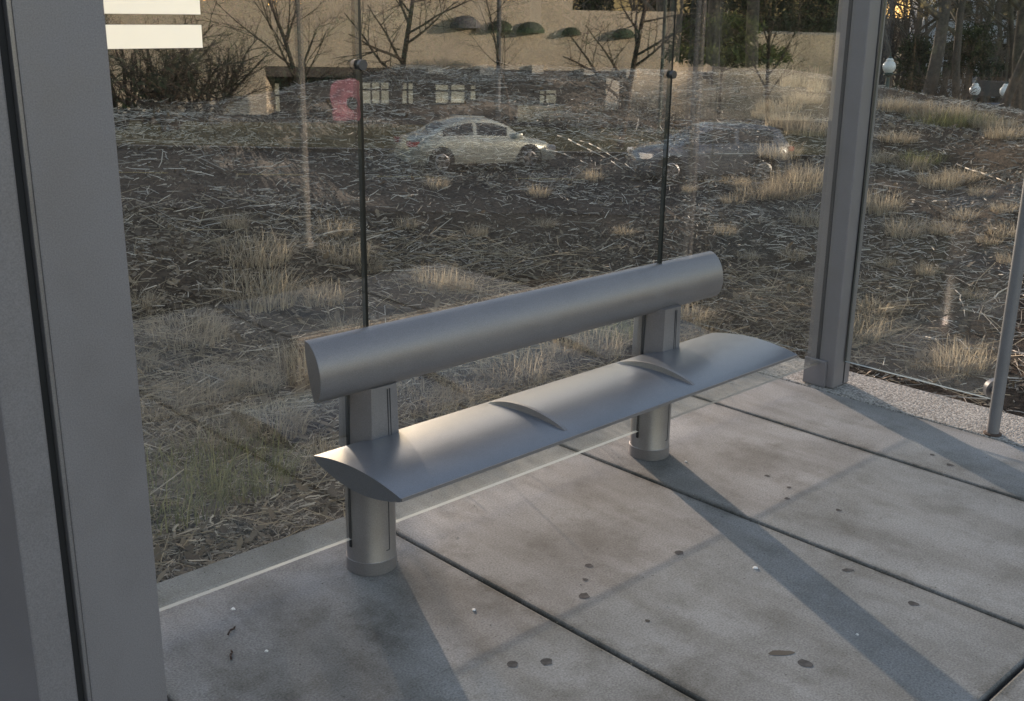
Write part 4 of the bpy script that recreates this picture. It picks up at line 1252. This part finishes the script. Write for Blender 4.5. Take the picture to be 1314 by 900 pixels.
    # wheels with arches
    for x in (-wb / 2 - .05, wb / 2 - .05 + .06):
        for sgn in (-1, 1):
            yw = W * .495 - .09
            bm = bmesh.new(); add_tube(bm, (x, sgn * (W * .3), wr + .02), (x, sgn * (W * .4965), wr + .02), wr + .07, n=28); bm_obj('wheel_arch', bm, M['black'], e, smooth=True, angle=40)
            bm = bmesh.new(); prof = [(wr * .62, -.10), (wr * .93, -.10), (wr, -.06), (wr, .06), (wr * .93, .10), (wr * .62, .10)]
            lathe(bm, prof, 30); t = bm_obj('wheel', bm, M['tyre'], e, smooth=True, angle=40); t.location = (x, sgn * yw, wr); t.rotation_euler = (RAD(90), 0, 0)
            bm = bmesh.new(); zo = -.104 * sgn
            for k in range(5):
                a = 2 * math.pi * k / 5 + .3; c, s_ = math.cos(a), math.sin(a); ww = wr * .12
                vv = [(-s_ * ww + c * .03, c * ww + s_ * .03), (s_ * ww + c * .03, -c * ww + s_ * .03), (c * wr * .63 + s_ * ww * 1.2, s_ * wr * .63 - c * ww * 1.2), (c * wr * .63 - s_ * ww * 1.2, s_ * wr * .63 + c * ww * 1.2)]
                lo = [bm.verts.new((p, q, zo)) for p, q in vv]; hi = [bm.verts.new((p, q, zo - .012 * sgn)) for p, q in vv]
                bm.faces.new(lo); bm.faces.new(hi)
                for i in range(4): bm.faces.new((lo[i], lo[(i + 1) % 4], hi[(i + 1) % 4], hi[i]))
            n = 30; A = [[bm.verts.new((rr * math.cos(2 * math.pi * i / n), rr * math.sin(2 * math.pi * i / n), zo - zz * sgn)) for i in range(n)] for rr, zz in ((wr * .70, 0), (wr * .60, .014))]
            for i in range(n): bm.faces.new((A[0][i], A[0][(i + 1) % n], A[1][(i + 1) % n], A[1][i]))
            bm_obj('rim', bm, M['rim'], t)
    for sgn in (-1, 1):
        w = interp(wid, -hl + .12); zt = interp(top, -hl + .12)
        bm = bmesh.new(); add_box(bm, -hl - .005, -hl + (.5 if not suv else .16), min(sgn * w * .62, sgn * w * 1.04), max(sgn * w * .62, sgn * w * 1.04), zt - .17, zt - .035, bev=.02); bm_obj('tail_lamp', bm, M['redlamp'], e, smooth=True, angle=40)
        w = interp(wid, hl - .25); zt = interp(top, hl - .3)
        bm = bmesh.new(); add_box(bm, hl - .5, hl - .10, min(sgn * w * .62, sgn * w * 1.02), max(sgn * w * .62, sgn * w * 1.02), zt - .19, zt - .04, bev=.03); bm_obj('headlight', bm, M['beam'] if suv else M['headlamp'], e, smooth=True, angle=40)
        bm = bmesh.new(); xm = roof[-1][0] - .25; add_box(bm, xm - .1, xm + .1, min(sgn * W * .47, sgn * W * .55), max(sgn * W * .47, sgn * W * .55), belt + .0, belt + .14, bev=.03); bm_obj('mirror', bm, paint, e, smooth=True, angle=40)
    bm = bmesh.new(); add_box(bm, -hl - .04, -hl + .3, -W * .40, W * .40, .33, .52, bev=.04); bm_obj('bumper', bm, paint, e, smooth=True, angle=40)
    bm = bmesh.new(); add_box(bm, -hl + .3, hl - .3, -W * .4, W * .4, .16, .30); bm_obj('underbody', bm, M['black'], e)
    return e


def park(e, u, v, s, ang, zr=-3.05):
    """stand the car on the road where its mirror image shows; ang turns it in the mirrored view"""
    a, _ = APX(u, v, s); p = VP(a, s, zr); q = VP(a + math.cos(ang), s + math.sin(ang), zr) - p
    e.location = p; e.rotation_euler.z = math.atan2(q.y, q.x)


c1 = car('silver_car', 'silver saloon driving along the street, mirrored in the middle glass panel', 'car', 4.75, 1.82, 1.46, M['silver'], False, 2.72, .33)
c1.scale.z = 1.07
park(c1, 612, 180, 33.6, RAD(22))
c2 = car('grey_car', 'grey estate car with its lamps on, mirrored in the right glass panel', 'car', 4.6, 1.85, 1.62, M['charcoal'], True, 2.68, .35)
park(c2, 908, 190, 32.2, RAD(180 + 9))

# ------------------------------------------------------------------ light
SUN_AZ, SUN_EL = 24.0, 9.8
sd = Vector((math.sin(RAD(SUN_AZ)) * math.cos(RAD(SUN_EL)), math.cos(RAD(SUN_AZ)) * math.cos(RAD(SUN_EL)), math.sin(RAD(SUN_EL))))
L = bpy.data.lights.new('sun', 'SUN'); L.energy = 2.5; L.angle = RAD(.65); L.color = (1.0, .94, .84)
so = bpy.data.objects.new('sun', L); C.objects.link(so); so.rotation_euler = sd.to_track_quat('Z', 'Y').to_euler()
w = bpy.data.worlds.new('World'); sc.world = w; w.use_nodes = True
nt = w.node_tree; bg = nt.nodes['Background']; sky = nt.nodes.new('ShaderNodeTexSky'); sky.sky_type = 'NISHITA'; sky.sun_disc = False
sky.sun_elevation = RAD(SUN_EL); sky.sun_rotation = RAD(SUN_AZ); sky.air_density = 1.0; sky.dust_density = .8; sky.ozone_density = 1.2
nt.links.new(sky.outputs['Color'], bg.inputs['Color']); bg.inputs['Strength'].default_value = .15

cd = bpy.data.cameras.new('camera'); cam = bpy.data.objects.new('camera', cd); C.objects.link(cam)
cd.sensor_fit = 'HORIZONTAL'; cd.sensor_width = 36; cd.lens = FPX / 1314 * 36; cd.clip_end = 6000; cd.clip_start = .05
mw = Matrix(((R[0][0], -R[1][0], -R[2][0], CAM.x), (R[0][1], -R[1][1], -R[2][1], CAM.y), (R[0][2], -R[1][2], -R[2][2], CAM.z), (0, 0, 0, 1)))
cam.matrix_world = mw; sc.camera = cam
vs_ = sc.view_settings; vs_.view_transform = 'Standard'; vs_.look = 'None'; vs_.gamma = 1; vs_.exposure = 1.55; vs_.use_white_balance = True; vs_.white_balance_temperature = 7650; vs_.white_balance_tint = 22; vs_.use_curve_mapping = False
sc.cycles.max_bounces = 8; sc.cycles.transparent_max_bounces = 12; sc.cycles.glossy_bounces = 4; sc.cycles.diffuse_bounces = 3
sc.cycles.use_denoising = True; sc.cycles.sample_clamp_indirect = 6
